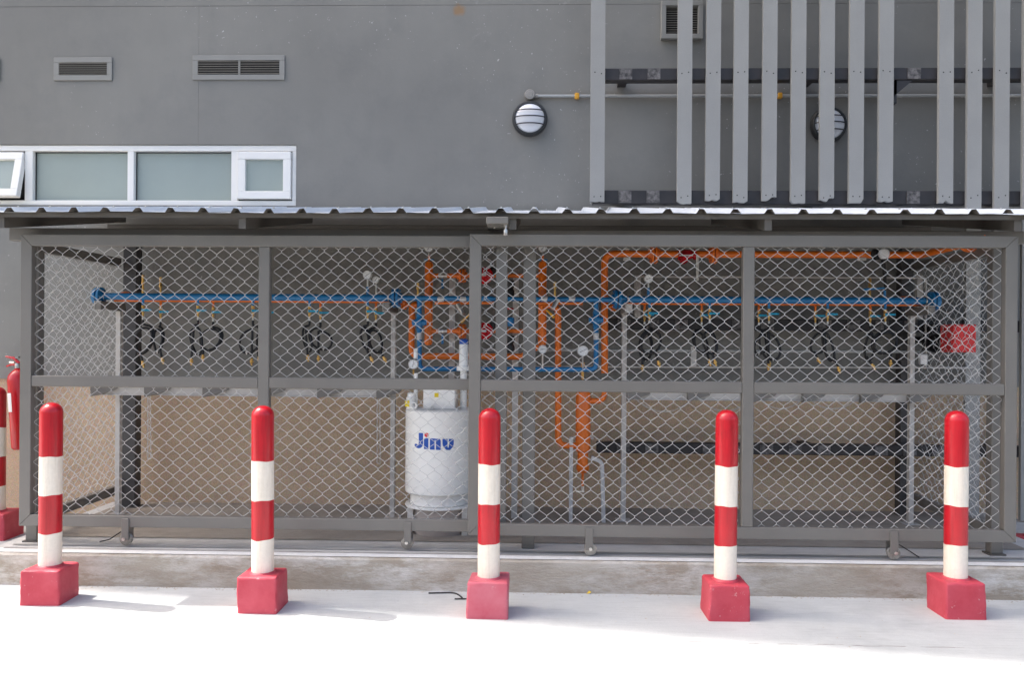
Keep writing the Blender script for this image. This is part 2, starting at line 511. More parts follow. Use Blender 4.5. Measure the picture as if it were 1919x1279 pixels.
# strip window
win = obj('window', MB().box(wx0, wx1, WY + .10, WY + .14, wz0, wz0 + .035), M['white_frame'], bld)
def bar(x0, x1, z0, z1, y0=0.012, y1=0.10, ch=.003):
    return MB().box(x0, x1, WY + y0, WY + y1, z0, z1, ch)
fw = 0.046
mull = [(X(42, WY), X(57, WY)), (X(235, WY), X(247, WY)), (X(430, WY), X(442, WY)), (wx1 - .034, wx1 - .002)]
f = MB()
f.box(wx0, wx1 - .002, WY + .012, WY + .10, wz1 - fw, wz1 - .002, .003)
f.box(wx0, wx1 - .002, WY + .012, WY + .10, wz0 + .002, wz0 + fw - .006, .003)
obj('frame', f, M['white_frame'], win)
for a, b in mull:
    obj('mullion', bar(a, b, wz0 + fw - .006, wz1 - fw, .014, .098), M['white_frame'], win)
for a, b in ((mull[0][1], mull[1][0]), (mull[1][1], mull[2][0])):
    obj('pane', MB().box(a, b, WY + .06, WY + .068, wz0 + fw - .006, wz1 - fw), M['glass'], win)
    gk = MB()
    for q in ((a, a + .005, wz0 + fw - .006, wz1 - fw), (b - .005, b, wz0 + fw - .006, wz1 - fw)):
        gk.box(q[0], q[1], WY + .05, WY + .06, q[2], q[3])
    gk.box(a + .005, b - .005, WY + .05, WY + .06, wz1 - fw - .006, wz1 - fw)
    obj('gasket_or_dark_gap', gk, M['gasket_or_dark_gap'], win)
def sash(x0, x1, z0, z1, mtx, y0):
    t = .058
    sf = MB()
    sf.box(x0, x1, y0, y0 + .05, z1 - t, z1, .004, mtx)
    sf.box(x0, x1, y0, y0 + .05, z0, z0 + t, .004, mtx)
    sf.box(x0, x0 + t, y0 + .001, y0 + .049, z0 + t, z1 - t, .003, mtx)
    sf.box(x1 - t, x1, y0 + .001, y0 + .049, z0 + t, z1 - t, .003, mtx)
    s_ = obj('sash', sf, M['white_frame'], win)
    obj('sash_pane', MB().box(x0 + t, x1 - t, y0 + .028, y0 + .034, z0 + t, z1 - t, 0, mtx), M['glass'], win)
    return s_
sash(mull[2][1] + .008, mull[3][0] - .004, wz0 + fw + .004, wz1 - fw - .008, None, WY - .012)
obj('gasket_or_dark_gap', MB().box(mull[2][1], mull[3][0], WY + .042, WY + .05, wz0 + fw - .006, wz1 - fw), M['gasket_or_dark_gap'], win)
hz = wz1 - fw - .01
mt = Matrix.Translation((0, WY + .0, hz)) @ Matrix.Rotation(R(-13), 4, 'X') @ Matrix.Translation((0, -WY, -hz))
sash(wx0 + .04, X(43, WY) - .006, wz0 + fw + .004, hz, mt, WY)
obj('gasket_or_dark_gap', MB().box(wx0, mull[0][0], WY + .085, WY + .09, wz0 + fw - .006, wz1 - fw), M['dark'], win)  # near-black sheet painted in for the unlit room behind the open sash

# wall vents
def vent(x0, x1, z0, z1, nsl, split=False, proud=.012, fwid=.040):
    v = obj('vent', MB().box(x0 + .01, x1 - .01, WY - .005, WY + .001, z0 + .01, z1 - .01), M['dark'], bld)
    f = MB()
    f.box(x0, x1, WY - proud, WY - .002, z1 - fwid, z1, .003)
    f.box(x0, x1, WY - proud, WY - .002, z0, z0 + fwid, .003)
    f.box(x0, x0 + fwid, WY - proud + .001, WY - .002, z0 + fwid, z1 - fwid, .002)
    f.box(x1 - fwid, x1, WY - proud + .001, WY - .002, z0 + fwid, z1 - fwid, .002)
    if split:
        xm = (x0 + x1) / 2 + .005
        f.box(xm - .008, xm + .008, WY - proud + .001, WY - .002, z0 + fwid, z1 - fwid, .002)
    obj('vent_frame', f, M['vent'], v)
    for i in range(nsl):
        zc = z0 + fwid + (z1 - z0 - 2 * fwid) * (i + .5) / nsl
        m_ = Matrix.Translation((0, WY - .0095, zc)) @ Matrix.Rotation(R(30), 4, 'X') @ Matrix.Translation((0, -(WY - .0095), -zc))
        obj('vent_slat', MB().box(x0 + fwid, x1 - fwid, WY - .0125, WY - .0065, zc - .0016, zc + .0016, 0, m_), M['vent_slat'], v)
a, b = P(102, 108, WY), P(211, 151, WY)
vent(a.x, b.x, b.z, a.z, 6)
a, b = P(362, 104, WY), P(534, 150, WY)
vent(a.x, b.x, b.z, a.z, 6, True)
a, b = P(1238, 6, WY), P(1315, 76, WY)
vent(a.x, b.x, b.z, a.z, 12, False, .05, .035)
a, b = P(-90, 109, WY), P(1, 153, WY)
vent(a.x, b.x, b.z, a.z, 6)

# ------------------------------------------------------------------ wall lamps and their conduit
def lamp(px, py, label):
    c = P(px, py, WY)
    t = thing('bulkhead_lamp', label, 'wall lamp', (c.x, WY, c.z), 'round bulkhead lamps on the grey wall')
    ax = (0, -1, 0)
    c = Vector((c.x, WY, c.z))
    obj('housing', MB().lathe([(0, 0.002), (.126, .002), (.130, .02), (.128, .05), (.120, .064), (.110, .066), (.108, .055), (.108, .03)], c, ax, 40), M['lamp_black'], t)
    obj('diffuser', MB().lathe([(.109, .04), (.106, .058), (.085, .078), (.05, .09), (.02, .094), (0, .095)], c, ax, 36), M['lamp_white'], t)
    for dz in (.047, 0.0, -.052):
        h = math.sqrt(.113 ** 2 - dz ** 2)
        pts = [c + Vector((h * math.sin(R(a_)), -.064 - .046 * math.cos(R(a_)) * (h / .113), dz + .006 * math.cos(R(a_)))) for a_ in range(-90, 91, 15)]
        obj('guard_bar', MB().tube(pts, .0048, 8), M['lamp_black'], t)
    return t
lamp(993, 225, 'round black bulkhead lamp on open grey wall under the junction box')
lamp(1550, 236, 'round black bulkhead lamp behind the vertical louver slats')
c0 = P(993, 180, WY)
cd = thing('conduit', 'thin grey conduit with round junction box running along the upper wall', 'conduit', (c0.x, WY, c0.z))
obj('junction_box', MB().lathe([(0, .002), (.036, .002), (.038, .012), (.038, .042), (.034, .048), (.022, .048), (.02, .051), (.01, .051), (0, .052)], (c0.x, WY, c0.z), (0, -1, 0), 24), M['jbox'], cd)
zc = c0.z - .006
obj('pipe', MB().tube([(c0.x + .04, WY - .02, zc), (3.9, WY - .02, zc)], .0115, 10), M['conduit'], cd)
obj('coupling', MB().tube([(c0.x + .034, WY - .02, zc), (c0.x + .058, WY - .02, zc)], .0165, 12), M['jbox'], cd)
for px in (1078, 1457):
    xx = X(px, WY)
    obj('clip', MB().box(xx - .017, xx + .017, WY - .037, WY - .002, zc - .021, zc + .021, .006), M['yellow'], cd)

# ------------------------------------------------------------------ louver screen
SY = 5.80
lou = thing('louver_screen', 'screen of grey vertical slats on black steel rails before the wall', 'louver screen', (0.4, SY, 0))
SW = .1
slx = [1107, 1270, 1323, 1375, 1429, 1483, 1537, 1592, 1647, 1760, 1813, 1865, 1918]
missing = [1160, 1213, 1703]
RZ = [(3.254, 3.336), (2.383, 2.477), (1.495, 1.575), (.625, .70)]
for i, (z0, z1) in enumerate(RZ):
    rl = obj('rail', MB().box(.40 if i < 2 else .44, 4.2 if i < 2 else 4.2, SY + .032, SY + .12, z0, z1, .004), M['black_steel'], lou)
    b_ = MB()
    for xx in (.62, 1.95, 3.3):
        b_.box(xx - .03, xx + .03, SY + .12, WY + .03, z0 + .03, z1 - .006)
    obj('standoff', b_, M['black_steel'], lou)
def slat_x(px): return P(px, 190, SY).x
for k, px in enumerate(slx):
    xx = slat_x(px)
    lean = random.uniform(-.004, .004)
    long = px > 1800
    z0 = PZ + .01 if long else 2.383 + random.uniform(-.012, .018)
    zt = 5.2
    n = 6
    m_ = MB()
    # slat with a slightly ragged sawn foot
    vs_ = []
    xs = [xx + SW * i / n for i in range(n + 1)]
    rag = [0.0] * (n + 1) if long else [random.choice([0, .004, .008, .02, .03]) * random.random() for _ in range(n + 1)]
    sh = random.choice([0, 0, 0, .025]) if not long else 0
    for yy in (SY, SY + .028):
        vs_ += [(x_, yy, z0 + rag[i] + (sh if i > n // 2 else 0)) for i, x_ in enumerate(xs)] + [(x_ + lean, yy, zt) for x_ in xs]
    q = n + 1
    fs = []
    for i in range(n):
        fs += [(i, i + 1, q + i + 1, q + i), (2 * q + i + 1, 2 * q + i, 3 * q + i, 3 * q + i + 1), (i + 1, i, 2 * q + i, 2 * q + i + 1)]
    fs += [(0, q, 3 * q, 2 * q), (n, 2 * q + n, 3 * q + n, q + n)]
    m_.add(vs_, fs)
    o = obj('slat', m_, M['slat'], lou)
    sc = MB()
    for z0_, z1_ in RZ[:2]:
        for dx in (.028, .074):
            sc.lathe([(.0045, 0), (.0045, .002), (0, .003)], (xx + dx, SY, (z0_ + z1_) / 2 + random.uniform(-.01, .012)), (0, -1, 0), 8)
    obj('screw_heads', sc, M['black_steel'], o)['kind'] = 'stuff'
pl = []
for px in missing:
    pl += [(px, 0), (px, 1)]
for px in range(1160, 1760, 54):
    pl += [(px, 2), (px, 3)]
for px, i in pl:
    xx = slat_x(px); z0, z1 = RZ[i]
    if random.random() < .12 and i > 1: continue
    e = MB().box(xx + .004, xx + .094, SY + .026, SY + .032, z0 + .004, z1 - .004)
    obj('mounting_plate', e, M['plate'], lou)
g_ = P(1680, 150, SY)
b_ = MB()
b_.add([(g_.x, SY + .04, 3.25), (g_.x + .13, SY + .04, 3.25), (g_.x, SY + .04, 3.14), (g_.x, SY + .11, 3.25), (g_.x + .13, SY + .11, 3.25), (g_.x, SY + .11, 3.14)],
       [(0, 2, 1), (3, 4, 5), (0, 3, 5, 2), (2, 5, 4, 1), (1, 4, 3, 0)])
b_.box(g_.x - .02, g_.x + .02, SY + .04, SY + .11, 3.09, 3.25)
obj('gusset', b_, M['black_steel'], lou)

# ------------------------------------------------------------------ cage: posts, beams, roof, side panels
cage = thing('gas_cage', 'grey steel gas cage with corrugated lean-to roof and chain-link sides', 'cage', (0, 5.2, PZ))
def part(name, m_, mat_, parent=None):
    return obj(name, m_, mat_, parent or cage)
CLX, CRX = -3.045, 2.72
HY0, HY1 = 4.87, 4.93
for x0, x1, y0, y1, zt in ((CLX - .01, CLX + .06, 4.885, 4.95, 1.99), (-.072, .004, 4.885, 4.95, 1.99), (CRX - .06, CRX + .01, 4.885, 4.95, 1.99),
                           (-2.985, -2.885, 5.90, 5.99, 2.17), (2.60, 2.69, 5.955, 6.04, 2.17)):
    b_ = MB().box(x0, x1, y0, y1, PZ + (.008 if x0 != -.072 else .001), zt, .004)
    o = part('post', b_, M['frame'] if y0 < 5.5 else M['shaded_post'])
    if x0 != -.072: part('base_plate', MB().box(x0 - .012, x1 + .012, y0 - .012, y1 + .012, PZ + .001, PZ + .009), M['roof_steel'], o)
part('header_beam', MB().box(-3.16, 2.83, HY0, HY1, 1.992, 2.068, .004), M['frame'])
part('rear_beam', MB().box(-3.12, 2.80, 5.93, 5.985, 2.175, 2.240, .003), M['roof_steel'])
SLOPE = (2.362 - 2.118) / (6.04 - 4.58)
def rz(y): return 2.118 + (y - 4.58) * SLOPE
for xx in (-3.05, -1.66, -.13, 1.29, 2.655):
    b_ = MB()
    y0, y1 = 4.63, 6.03
    vs_ = [(xx + dx, y, rz(y) - d) for y in (y0, y1) for dx in (-.02, .02) for d in (.092, .030)]
    b_.add(vs_, [(0, 1, 3, 2), (4, 6, 7, 5), (0, 4, 5, 1), (2, 3, 7, 6), (0, 2, 6, 4), (1, 5, 7, 3)])
    part('rafter', b_, M['roof_steel'])
for y in (4.615, 5.30, 5.98):
    b_ = MB()
    vs_ = [(x_, yy, rz(yy) - d) for yy in (y, y + .04) for x_ in (-3.28, 2.98) for d in (.029, .003)]
    b_.add(vs_, [(0, 1, 3, 2), (4, 6, 7, 5), (0, 4, 5, 1), (2, 3, 7, 6), (0, 2, 6, 4), (1, 5, 7, 3)])
    part('purlin', b_, M['roof_steel'])
# corrugated sheets: trapezoid ribs, each sheet a few millimetres off its neighbours
pitch = .1845
x_s = -3.30
nr = 0
while x_s < 2.95:
    nrib = 4
    wid = pitch * nrib
    df, dz = random.uniform(-.012, .012), random.uniform(0, .004) + (.003 if (nr % 2) else 0)
    prof = []
    for k in range(nrib):
        o0 = x_s + k * pitch
        prof += [(o0, 0), (o0 + pitch - .062, 0), (o0 + pitch - .044, .024), (o0 + pitch - .020, .024), (o0 + pitch - .002, 0)]
    b_ = MB()
    vs_ = []
    ys = [4.565 + df, 5.0, 5.5, 6.06]
    for yy in ys:
        for (x_, h) in prof:
            jit = random.uniform(-.0025, .0025) if yy < 4.7 else 0
            vs_.append((x_, yy, rz(yy) + h + dz + jit))
    q = len(prof)
    fs = [(j * q + i, j * q + i + 1, (j + 1) * q + i + 1, (j + 1) * q + i) for j in range(len(ys) - 1) for i in range(q - 1)]
    b_.add(vs_, fs)
    o = part('roof_sheet', b_, M['sheet'])
    md = o.modifiers.new('thickness', 'SOLIDIFY'); md.thickness = .0012; md.offset = 1
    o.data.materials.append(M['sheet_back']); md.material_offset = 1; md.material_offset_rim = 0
    sb = MB()
    for k in range(nrib):
        sb.lathe([(.008, 0), (.008, .003), (.004, .003), (.004, .009), (0, .009)], (x_s + (k + 1) * pitch - .032, 4.65, rz(4.65) + .024 + dz), (0, 0, 1), 8)
    part('roof_screws', sb, M['steel'], o)['kind'] = 'stuff'
    x_s += wid
    nr += 1
# roller guide above the overlapping gates
a, b = P(912, 407, 4.60), P(953, 421, 4.60)
gd = part('roller_guide', MB().box(a.x, b.x, 4.555, 4.87, b.z - .002, a.z - .004, .004), M['frame'])
bx_ = X(947, 4.64)
part('guide_bolt', MB().lathe([(.008, 0), (.008, .014), (.006, .016), (.006, .026), (.012, .028), (.013, .045), (.010, .047), (.013, .05), (.012, .06), (0, .062)], (bx_, 4.60, b.z - .001), (0, 0, -1), 14), M['steel'], gd)
part('guide_bolt', MB().lathe([(.006, 0), (.006, .02), (0, .021)], (X(925, 4.7), 4.72, 2.072), (0, 0, -1), 10), M['steel'], gd)


def chain_link(parent, org, ux, length, height, name='chain_link_mesh', pw=.0835, ph=.0785, r=.00165, seed=0, nrm=None):
    rnd = random.Random(seed)
    org, ux = Vector(org), Vector(ux).normalized()
    nz = nrm or Vector((0, 0, 1)).cross(ux).normalized()
    a, hv = pw / 2, ph / 2
    nw = int(length / a)
    nv = int(height / hv) + 1
    offu = (length - nw * a) / 2
    ph0 = [rnd.uniform(0, 6.28) for _ in range(6)]
    def wob(u, v):
        du = .004 * math.sin(v * 4.1 + ph0[0] + u * 1.3) + .0025 * math.sin(u * 6.3 + v * 7 + ph0[1])
        dv = .005 * math.sin(u * 2.3 + ph0[2]) + .003 * math.sin(u * 7.1 + v * 3 + ph0[3])
        dn = .006 * math.sin(u * 3.0 + v * 2.2 + ph0[4])
        return du, dv, dn
    mb = MB()
    phase = rnd.uniform(-.5, .5) * hv
    for k in range(nw):
        pts = []
        for j in range(-1, nv + 1):
            side = (j + k) % 2
            u = k * a + (a + r * .5 if side else -r * .5)
            v = j * hv + phase
            du, dv, dn = wob(u, v)
            pts.append((u + du, v + dv - .0042, dn))
            pts.append((u + du, v + dv + .0042, dn))
            u2, v2 = k * a + a / 2, v + hv / 2
            du, dv, dn = wob(u2, v2)
            pts.append((u2 + du, v2 + dv, dn + (r * 1.1 if side else -r * 1.1)))
        pts = [q for q in pts if -.012 < q[1] < height + .012]
        w3 = [org + ux * (offu + u) + Vector((0, 0, v)) + nz * n_ for u, v, n_ in pts]
        mb.tube(w3, r, 5, caps=True)
    o = obj(name, mb, M['wire'], parent, angle=60)
    o['kind'] = 'stuff'
    return o

# side panels (left and right of the cage)
for side, xx in (('l', CLX + .025), ('r', CRX - .025)):
    y0, y1 = 4.95, 5.90
    for z0, z1 in ((1.93, 1.99), (.285, .345)):
        part('side_rail', MB().box(xx - .025, xx + .025, y0, y1 if side == 'l' else 5.955, z0, z1, .003), M['frame'])
    chain_link(cage, (xx, y0, .34), (0, 1, 0), y1 - y0, 1.595, seed=11 if side == 'l' else 12, name='side_mesh')

# ------------------------------------------------------------------ sliding gates
def gate(label, x0, x1, ym, yw, mull_x, wheels, seed):
    Y0, Y1 = yw, yw + .05
    t = thing('sliding_gate', label, 'gate', ((x0 + x1) / 2, yw, PZ), 'sliding chain-link gates of the cage')
    zb, zt, rw, mz0, mz1 = .298, 2.020, .067, 1.122, 1.187
    def pc(name, *a): return obj(name, MB().box(*a, .0045), M['frame'], t)
    # mitred corners: the stiles run full height, rails butt against them
    def mitre(name, quad):
        b = bmesh.new()
        lo = [b.verts.new((x_, Y0, z_)) for x_, z_ in quad]
        hi = [b.verts.new((x_, Y1, z_)) for x_, z_ in quad]
        b.faces.new(lo); b.faces.new(hi[::-1])
        for i_ in range(4):
            b.faces.new((lo[i_], hi[i_], hi[(i_ + 1) % 4], lo[(i_ + 1) % 4]))
        bmesh.ops.recalc_face_normals(b, faces=b.faces[:])
        bmesh.ops.bevel(b, geom=b.edges[:], offset=.0028, segments=1, affect='EDGES', profile=.5)
        b.verts.index_update()
        m_ = MB().add([v.co.copy() for v in b.verts], [tuple(v.index for v in f.verts) for f in b.faces])
        b.free()
        return obj(name, m_, M['frame'], t)
    mitre('stile', [(x0, zb), (x0 + rw, zb + rw), (x0 + rw, zt - rw), (x0, zt)])
    mitre('stile', [(x1, zb), (x1, zt), (x1 - rw, zt - rw), (x1 - rw, zb + rw)])
    mitre('top_rail', [(x0, zt), (x0 + rw, zt - rw), (x1 - rw, zt - rw), (x1, zt)])
    mitre('bottom_rail', [(x0, zb), (x1, zb), (x1 - rw, zb + rw), (x0 + rw, zb + rw)])
    pc('mullion', mull_x, mull_x + rw - .002, Y0 + .001, Y1 - .001, zb + rw, zt - rw)
    for a, b in ((x0 + rw, mull_x), (mull_x + rw - .002, x1 - rw)):
        pc('middle_rail', a, b, Y0 + .002, Y1 - .002, mz0, mz1)
        for i, (z0, z1) in enumerate(((zb + rw, mz0), (mz1, zt - rw))):
            chain_link(t, (a, yw + .03, z0), (1, 0, 0), b - a, z1 - z0, seed=seed + i + int(a * 10))
    for px in wheels:
        xx = X(px, yw)
        wz = PZ + .045
        h = obj('wheel_bracket', MB().box(xx - .022, xx + .022, Y0 - .010, Y0 - .001, wz - .002, .352, .003)
                .box(xx - .022, xx + .022, Y1 + .001, Y1 + .008, wz - .002, .345, .002), M['frame'], t)
        cx_, cy_ = xx + random.choice((-.006, .008)), yw + .024
        wl = MB().lathe([(0, -.014), (.028, -.014), (.0355, -.012), (.0355, -.008), (.028, -.001), (.028, .001), (.0355, .008), (.0355, .012), (.028, .014), (0, .014)],
                        (cx_, cy_, wz), (0, 1, 0), 24)
        obj('wheel', wl, M['wheel'], h, angle=25)
        obj('axle_bolt', MB().lathe([(.010, 0), (.010, .007), (0, .008)], (cx_, Y0 - .010, wz + .006), (0, -1, 0), 6), M['steel'], h)
    return t
GY2, GY1 = 4.672, 4.79
TRK = []
gate1 = gate('grey sliding gate running behind the other, in front of the white tank', -3.036, -.163, 0, GY1, -1.620, (238, 767), 100)
gate2 = gate('grey sliding gate overlapping in front, before the red box end', -.377, 2.702, 0, GY2 + .035, 1.174, (1107, 1678), 200)
# floor tracks: slim angle rails
for yy, label in ((GY1 + .024, 'thin steel floor track under the rear sliding gate'), (GY2 + .035 + .024, 'thin steel floor track under the front sliding gate')):
    m_ = MB()
    m_.add([(PX0 + .08, yy - .016, PZ + .0045), (PX0 + .08, yy, PZ + .0085), (PX0 + .08, yy + .016, PZ + .0045), (2.86, yy - .016, PZ + .0045), (2.86, yy, PZ + .0085), (2.86, yy + .016, PZ + .0045)],
           [(0, 3, 4, 1), (1, 4, 5, 2), (0, 1, 2), (3, 5, 4)])
    tag(obj('gate_track', m_, M['track'], loc=(0, yy, PZ)), label, 'track', 'gate tracks on the platform')

# ------------------------------------------------------------------ gas pipework
YM = 5.50
def pxr(d, Y): return d * Y / F_PX / 2

def pipe(parent, name, pts, d_px, material, rad=.05, n=12):
    w3 = [P(*q) if not isinstance(q, Vector) else q for q in pts]
    r = pxr(d_px, w3[0].y)
    return obj(name, MB().tube(fillet(w3, rad) if len(w3) > 2 else w3, r, n), material, parent)

def flange(parent, c, axis, r, th, material, gap=.004, nb=4):
    axis = Vector(axis).normalized()
    c = Vector(c)
    m_ = MB()
    for s_ in (-1, 1):
        o0 = c + axis * s_ * gap
        m_.lathe([(0, 0), (r - .003, 0), (r, .003), (r, th - .003), (r - .003, th), (r * .55, th), (r * .5, th + .018), (0, th + .018)], o0, axis * s_, 24)
    o = obj('flange', m_, material, parent)
    u = axis.orthogonal().normalized(); w_ = axis.cross(u)
    bm_ = MB()
    for k in range(nb):
        a_ = 2 * math.pi * (k + .5) / nb
        q = c + (u * math.cos(a_) + w_ * math.sin(a_)) * r * .76
        L_ = gap + th + .010
        bm_.tube([q - axis * L_, q + axis * L_], .0065, 6)
    obj('bolts', bm_, material, o)['kind'] = 'stuff'
    return o

def gauge(parent, px, py, Y, r_px, stem_to=None, material=None, angle=20):
    c = P(px, py, Y)
    r = r_px * Y / F_PX
    gq = obj('gauge', MB().lathe([(0, .012), (r * .9, .012), (r, .006), (r, -.016), (r * .92, -.019), (r * .88, -.019), (r * .88, -.0165)], c, (0, 1, 0), 24), M['steel'], parent)
    obj('dial', MB().lathe([(r * .885, .0), (0, .0)], c + Vector((0, -.0168, 0)), (0, 1, 0), 24), M['dial'], gq)
    d = Vector((math.cos(R(angle)), 0, math.sin(R(angle))))
    nn = MB().tube([c + Vector((0, -.018, 0)) - d * r * .55, c + Vector((0, -.018, 0)) + d * r * .7], [.0016, .0008], 5)
    for k in range(9):
        a_ = R(-40 + k * 32.5)
        e = Vector((math.cos(a_), 0, math.sin(a_)))
        nn.tube([c + Vector((0, -.0175, 0)) + e * r * .70, c + Vector((0, -.0175, 0)) + e * r * .80], .0006, 4)
    obj('needle', nn, M['ink'], gq)
    if stem_to is not None:
        b_ = P(px, stem_to, Y)
        obj('gauge_stem', MB().tube([(c.x, c.y, c.z - r), (b_.x, c.y, b_.z)], .006, 8), material or M['brass'], gq)
    return gq

def manifold(label, x0, x1, endpx, flpx, pairs, order, safety, ends):
    """blue header with a thinner orange line behind, drop legs for each pair of hoses"""
    zb = 1.692
    t = thing('gas_manifold', label, 'manifold', ((x0 + x1) / 2, YM, zb), 'blue and orange gas manifolds')
    rb, ro = .0235, .0095
    obj('blue_header', MB().tube([(x0, YM, zb), (x1, YM, zb)], rb, 16), M['blue'], t)
    zo, yo = zb - .016, YM + .085
    obj('orange_header', MB().tube([(x0 + .06, yo, zo), (x1 - .02, yo, zo)], ro * 1.7, 12), M['orange'], t)
    xe = x0 if endpx < flpx else x1
    sg = -1 if endpx < flpx else 1
    flange(t, (xe, YM, zb), (1, 0, 0), .062, .017, M['blue'])
    obj('blind_cap', MB().lathe([(.05, 0), (.05, .012), (.03, .02), (0, .022)], (xe + sg * .021, YM, zb), (sg, 0, 0), 20), M['blue'], t)
    obj('orange_cap', MB().lathe([(0, -.03), (.03, -.03), (.034, 0), (.03, .03), (0, .03)], (xe - sg * .14, yo, zo + .02), (1, 0, 0), 14), M['orange'], t)
    flange(t, (x1 if xe == x0 else x0, YM, zb), (1, 0, 0), .066, .018, M['blue'])
    for bx__, ox in pairs:
        obj('drop_leg', MB().tube([(bx__, YM, zb - .01), (bx__, YM, zb - .062)], .009, 8), M['blue'], t)
        obj('drop_leg', MB().tube([(ox, yo, zo), (ox, yo, zb - .070)], .008, 8), M['orange'], t)
    return t

def hose(bx__, Y, z_top, label, orange, rnd, group):
    t = thing('pigtail_hose', label, 'hose', (bx__, Y, z_top), group)
    zc_ = z_top
    v = MB().lathe([(.0, 0), (.011, 0), (.011, .018), (.008, .020), (.013, .026), (.013, .042), (.008, .046), (.009, .062), (.006, .066), (.006, .082), (0, .082)], (bx__, Y, zc_), (0, 0, -1), 10)
    obj('valve', v, M['brass'], t)
    hd = MB().box(bx__ + .008, bx__ + .062, Y - .016, Y - .010, zc_ - .040, zc_ - .026, .003).box(bx__ - .006, bx__ + .012, Y - .016, Y - .009, zc_ - .042, zc_ - .024, .002)
    obj('lever', hd, M['cyan'], t)
    z1 = zc_ - .080
    obj('ferrule', MB().tube([(bx__, Y, z1), (bx__, Y, z1 - .022)], .0075, 8), M['steel'], t)
    # the hose: down, then about one and a half turns of a hanging loop
    w_, h_ = rnd.uniform(.028, .085), rnd.uniform(.075, .105)
    cx_ = bx__ + rnd.uniform(-.02, .02)
    sgn = rnd.choice((-1, 1))
    tilt = rnd.uniform(-.25, .25)
    pts = [Vector((bx__, Y, z1 - .018)), Vector((bx__, Y, z1 - .045))]
    cz = z1 - .055 - h_
    turns = rnd.choice((1.35, 1.5, 1.6, 1.0))
    n = int(22 * turns)
    for k in range(n + 1):
        a_ = math.pi / 2 + sgn * 2 * math.pi * turns * k / n
        sc_ = 1 - .18 * k / n
        dx, dz = w_ * sc_ * math.cos(a_), h_ * sc_ * math.sin(a_)
        pts.append(Vector((cx_ + dx + tilt * dz, Y - .004 - .018 * k / n + .010 * math.sin(a_ * 2), cz + dz - .01 * k / n)))
    last = pts[-1]
    tip = Vector((last.x + rnd.uniform(-.015, .03), last.y - .008, cz - h_ - rnd.uniform(.02, .05)))
    pts += [last.lerp(tip, .5) + Vector((0, -.004, 0)), tip]
    # smooth the path
    sm_ = []
    for i in range(len(pts) - 1):
        a0, b0 = pts[i], pts[i + 1]
        c0_ = pts[i - 1] if i else a0
        d0_ = pts[i + 2] if i + 2 < len(pts) else b0
        for u in (0, .5):
            sm_.append(.5 * ((2 * a0) + (b0 - c0_) * u + (2 * c0_ - 5 * a0 + 4 * b0 - d0_) * u * u + (-c0_ + 3 * a0 - 3 * b0 + d0_) * u ** 3))
    sm_.append(pts[-1])
    obj('rubber_hose', MB().tube(sm_, .0082, 8), M['rubber'], t)
    d = (tip - sm_[-3]).normalized()
    obj('nozzle', MB().lathe([(0, -.004), (.008, -.004), (.008, .012), (.012, .014), (.012, .028), (.006, .032), (.006, .045), (0, .045)], tip, d, 8), M['brass'], t)
    obj('hose_tie', MB().lathe([(.011, -.006), (.012, 0), (.011, .006)], (cx_ - tilt * h_, Y - .012, cz - h_ * .93), (1, 0, .2), 8), M['strut'], t)

zb = 1.692
leftp = [(268, 301), (371, 399.5), (474, 497), (580, 600.5), (689, 704.5)]
rightp = [(1217, 1208), (1330, 1315), (1441, 1422), (1551, 1528), (1659, 1631)]
words = ['first', 'second', 'third', 'fourth', 'fifth']
LX0, LX1 = X(186, YM), X(742, YM)
RX0, RX1 = X(1157, YM), X(1748, YM)
mk = lambda pr: [(X(b, YM), X(o, YM + .085)) for b, o in pr]
mfl = manifold('blue gas manifold with orange line reaching from near the extinguisher to the tank', LX0, LX1, 186, 742, mk(leftp), 1, None, None)
mfr = manifold('blue gas manifold with orange line ending beside the red box', RX0, RX1, 1748, 1157, mk(rightp), -1, None, None)
rnd = random.Random(5)
for prs, ref, grp in ((mk(leftp), 'the fire extinguisher', 'hoses hanging from the tank-side manifold'), (mk(rightp)[::-1], 'the red box', 'hoses hanging from the manifold by the red box')):
    for i, (bx__, ox) in enumerate(prs):
        hose(bx__, YM, zb - .058, 'looped black gas hose on the blue header, %s hose pair from %s' % (words[i], ref), False, rnd, grp)
        hose(ox, YM + .085, zb - .066, 'looped black gas hose on the orange line, %s hose pair from %s' % (words[i], ref), True, rnd, grp)

def relief(parent, px, y_top, y_bot, Y, colr):
    a_, b_ = P(px, y_top, Y), P(px, y_bot, Y)
    L_ = a_.z - b_.z
    obj('relief_valve', MB().lathe([(0, 0), (.008, 0), (.008, L_ * .35), (.006, L_ * .36), (.006, L_ * .5), (.011, L_ * .52), (.011, L_ * .62), (.009, L_ * .64), (.009, L_ * .97), (0, L_)],
        (b_.x, Y, b_.z), (0, 0, 1), 10), colr, parent)
relief(mfl, 268, 515, 552, YM, M['brass'])
relief(mfl, 301, 519, 560, YM + .085, M['brass'])
relief(mfr, 1630, 521, 560, YM + .085, M['brass'])
gauge(mfl, 689, 516, YM, 8.5, 549, M['steel'], 35)
gauge(mfl, 705, 525, YM + .085, 7, 560, M['steel'], 60)
gauge(mfr, 1215, 523, YM, 8.5, 552, M['steel'], 15)
obj('riser', MB().tube([P(689, 538, YM), P(689, 553, YM)], .010, 8), M['blue'], mfl)
obj('riser', MB().tube([P(1215, 540, YM), P(1215, 556, YM)], .010, 8), M['blue'], mfr)
obj('riser', MB().tube([P(1658, 545, YM), P(1658, 560, YM)], .009, 8), M['blue'], mfr)
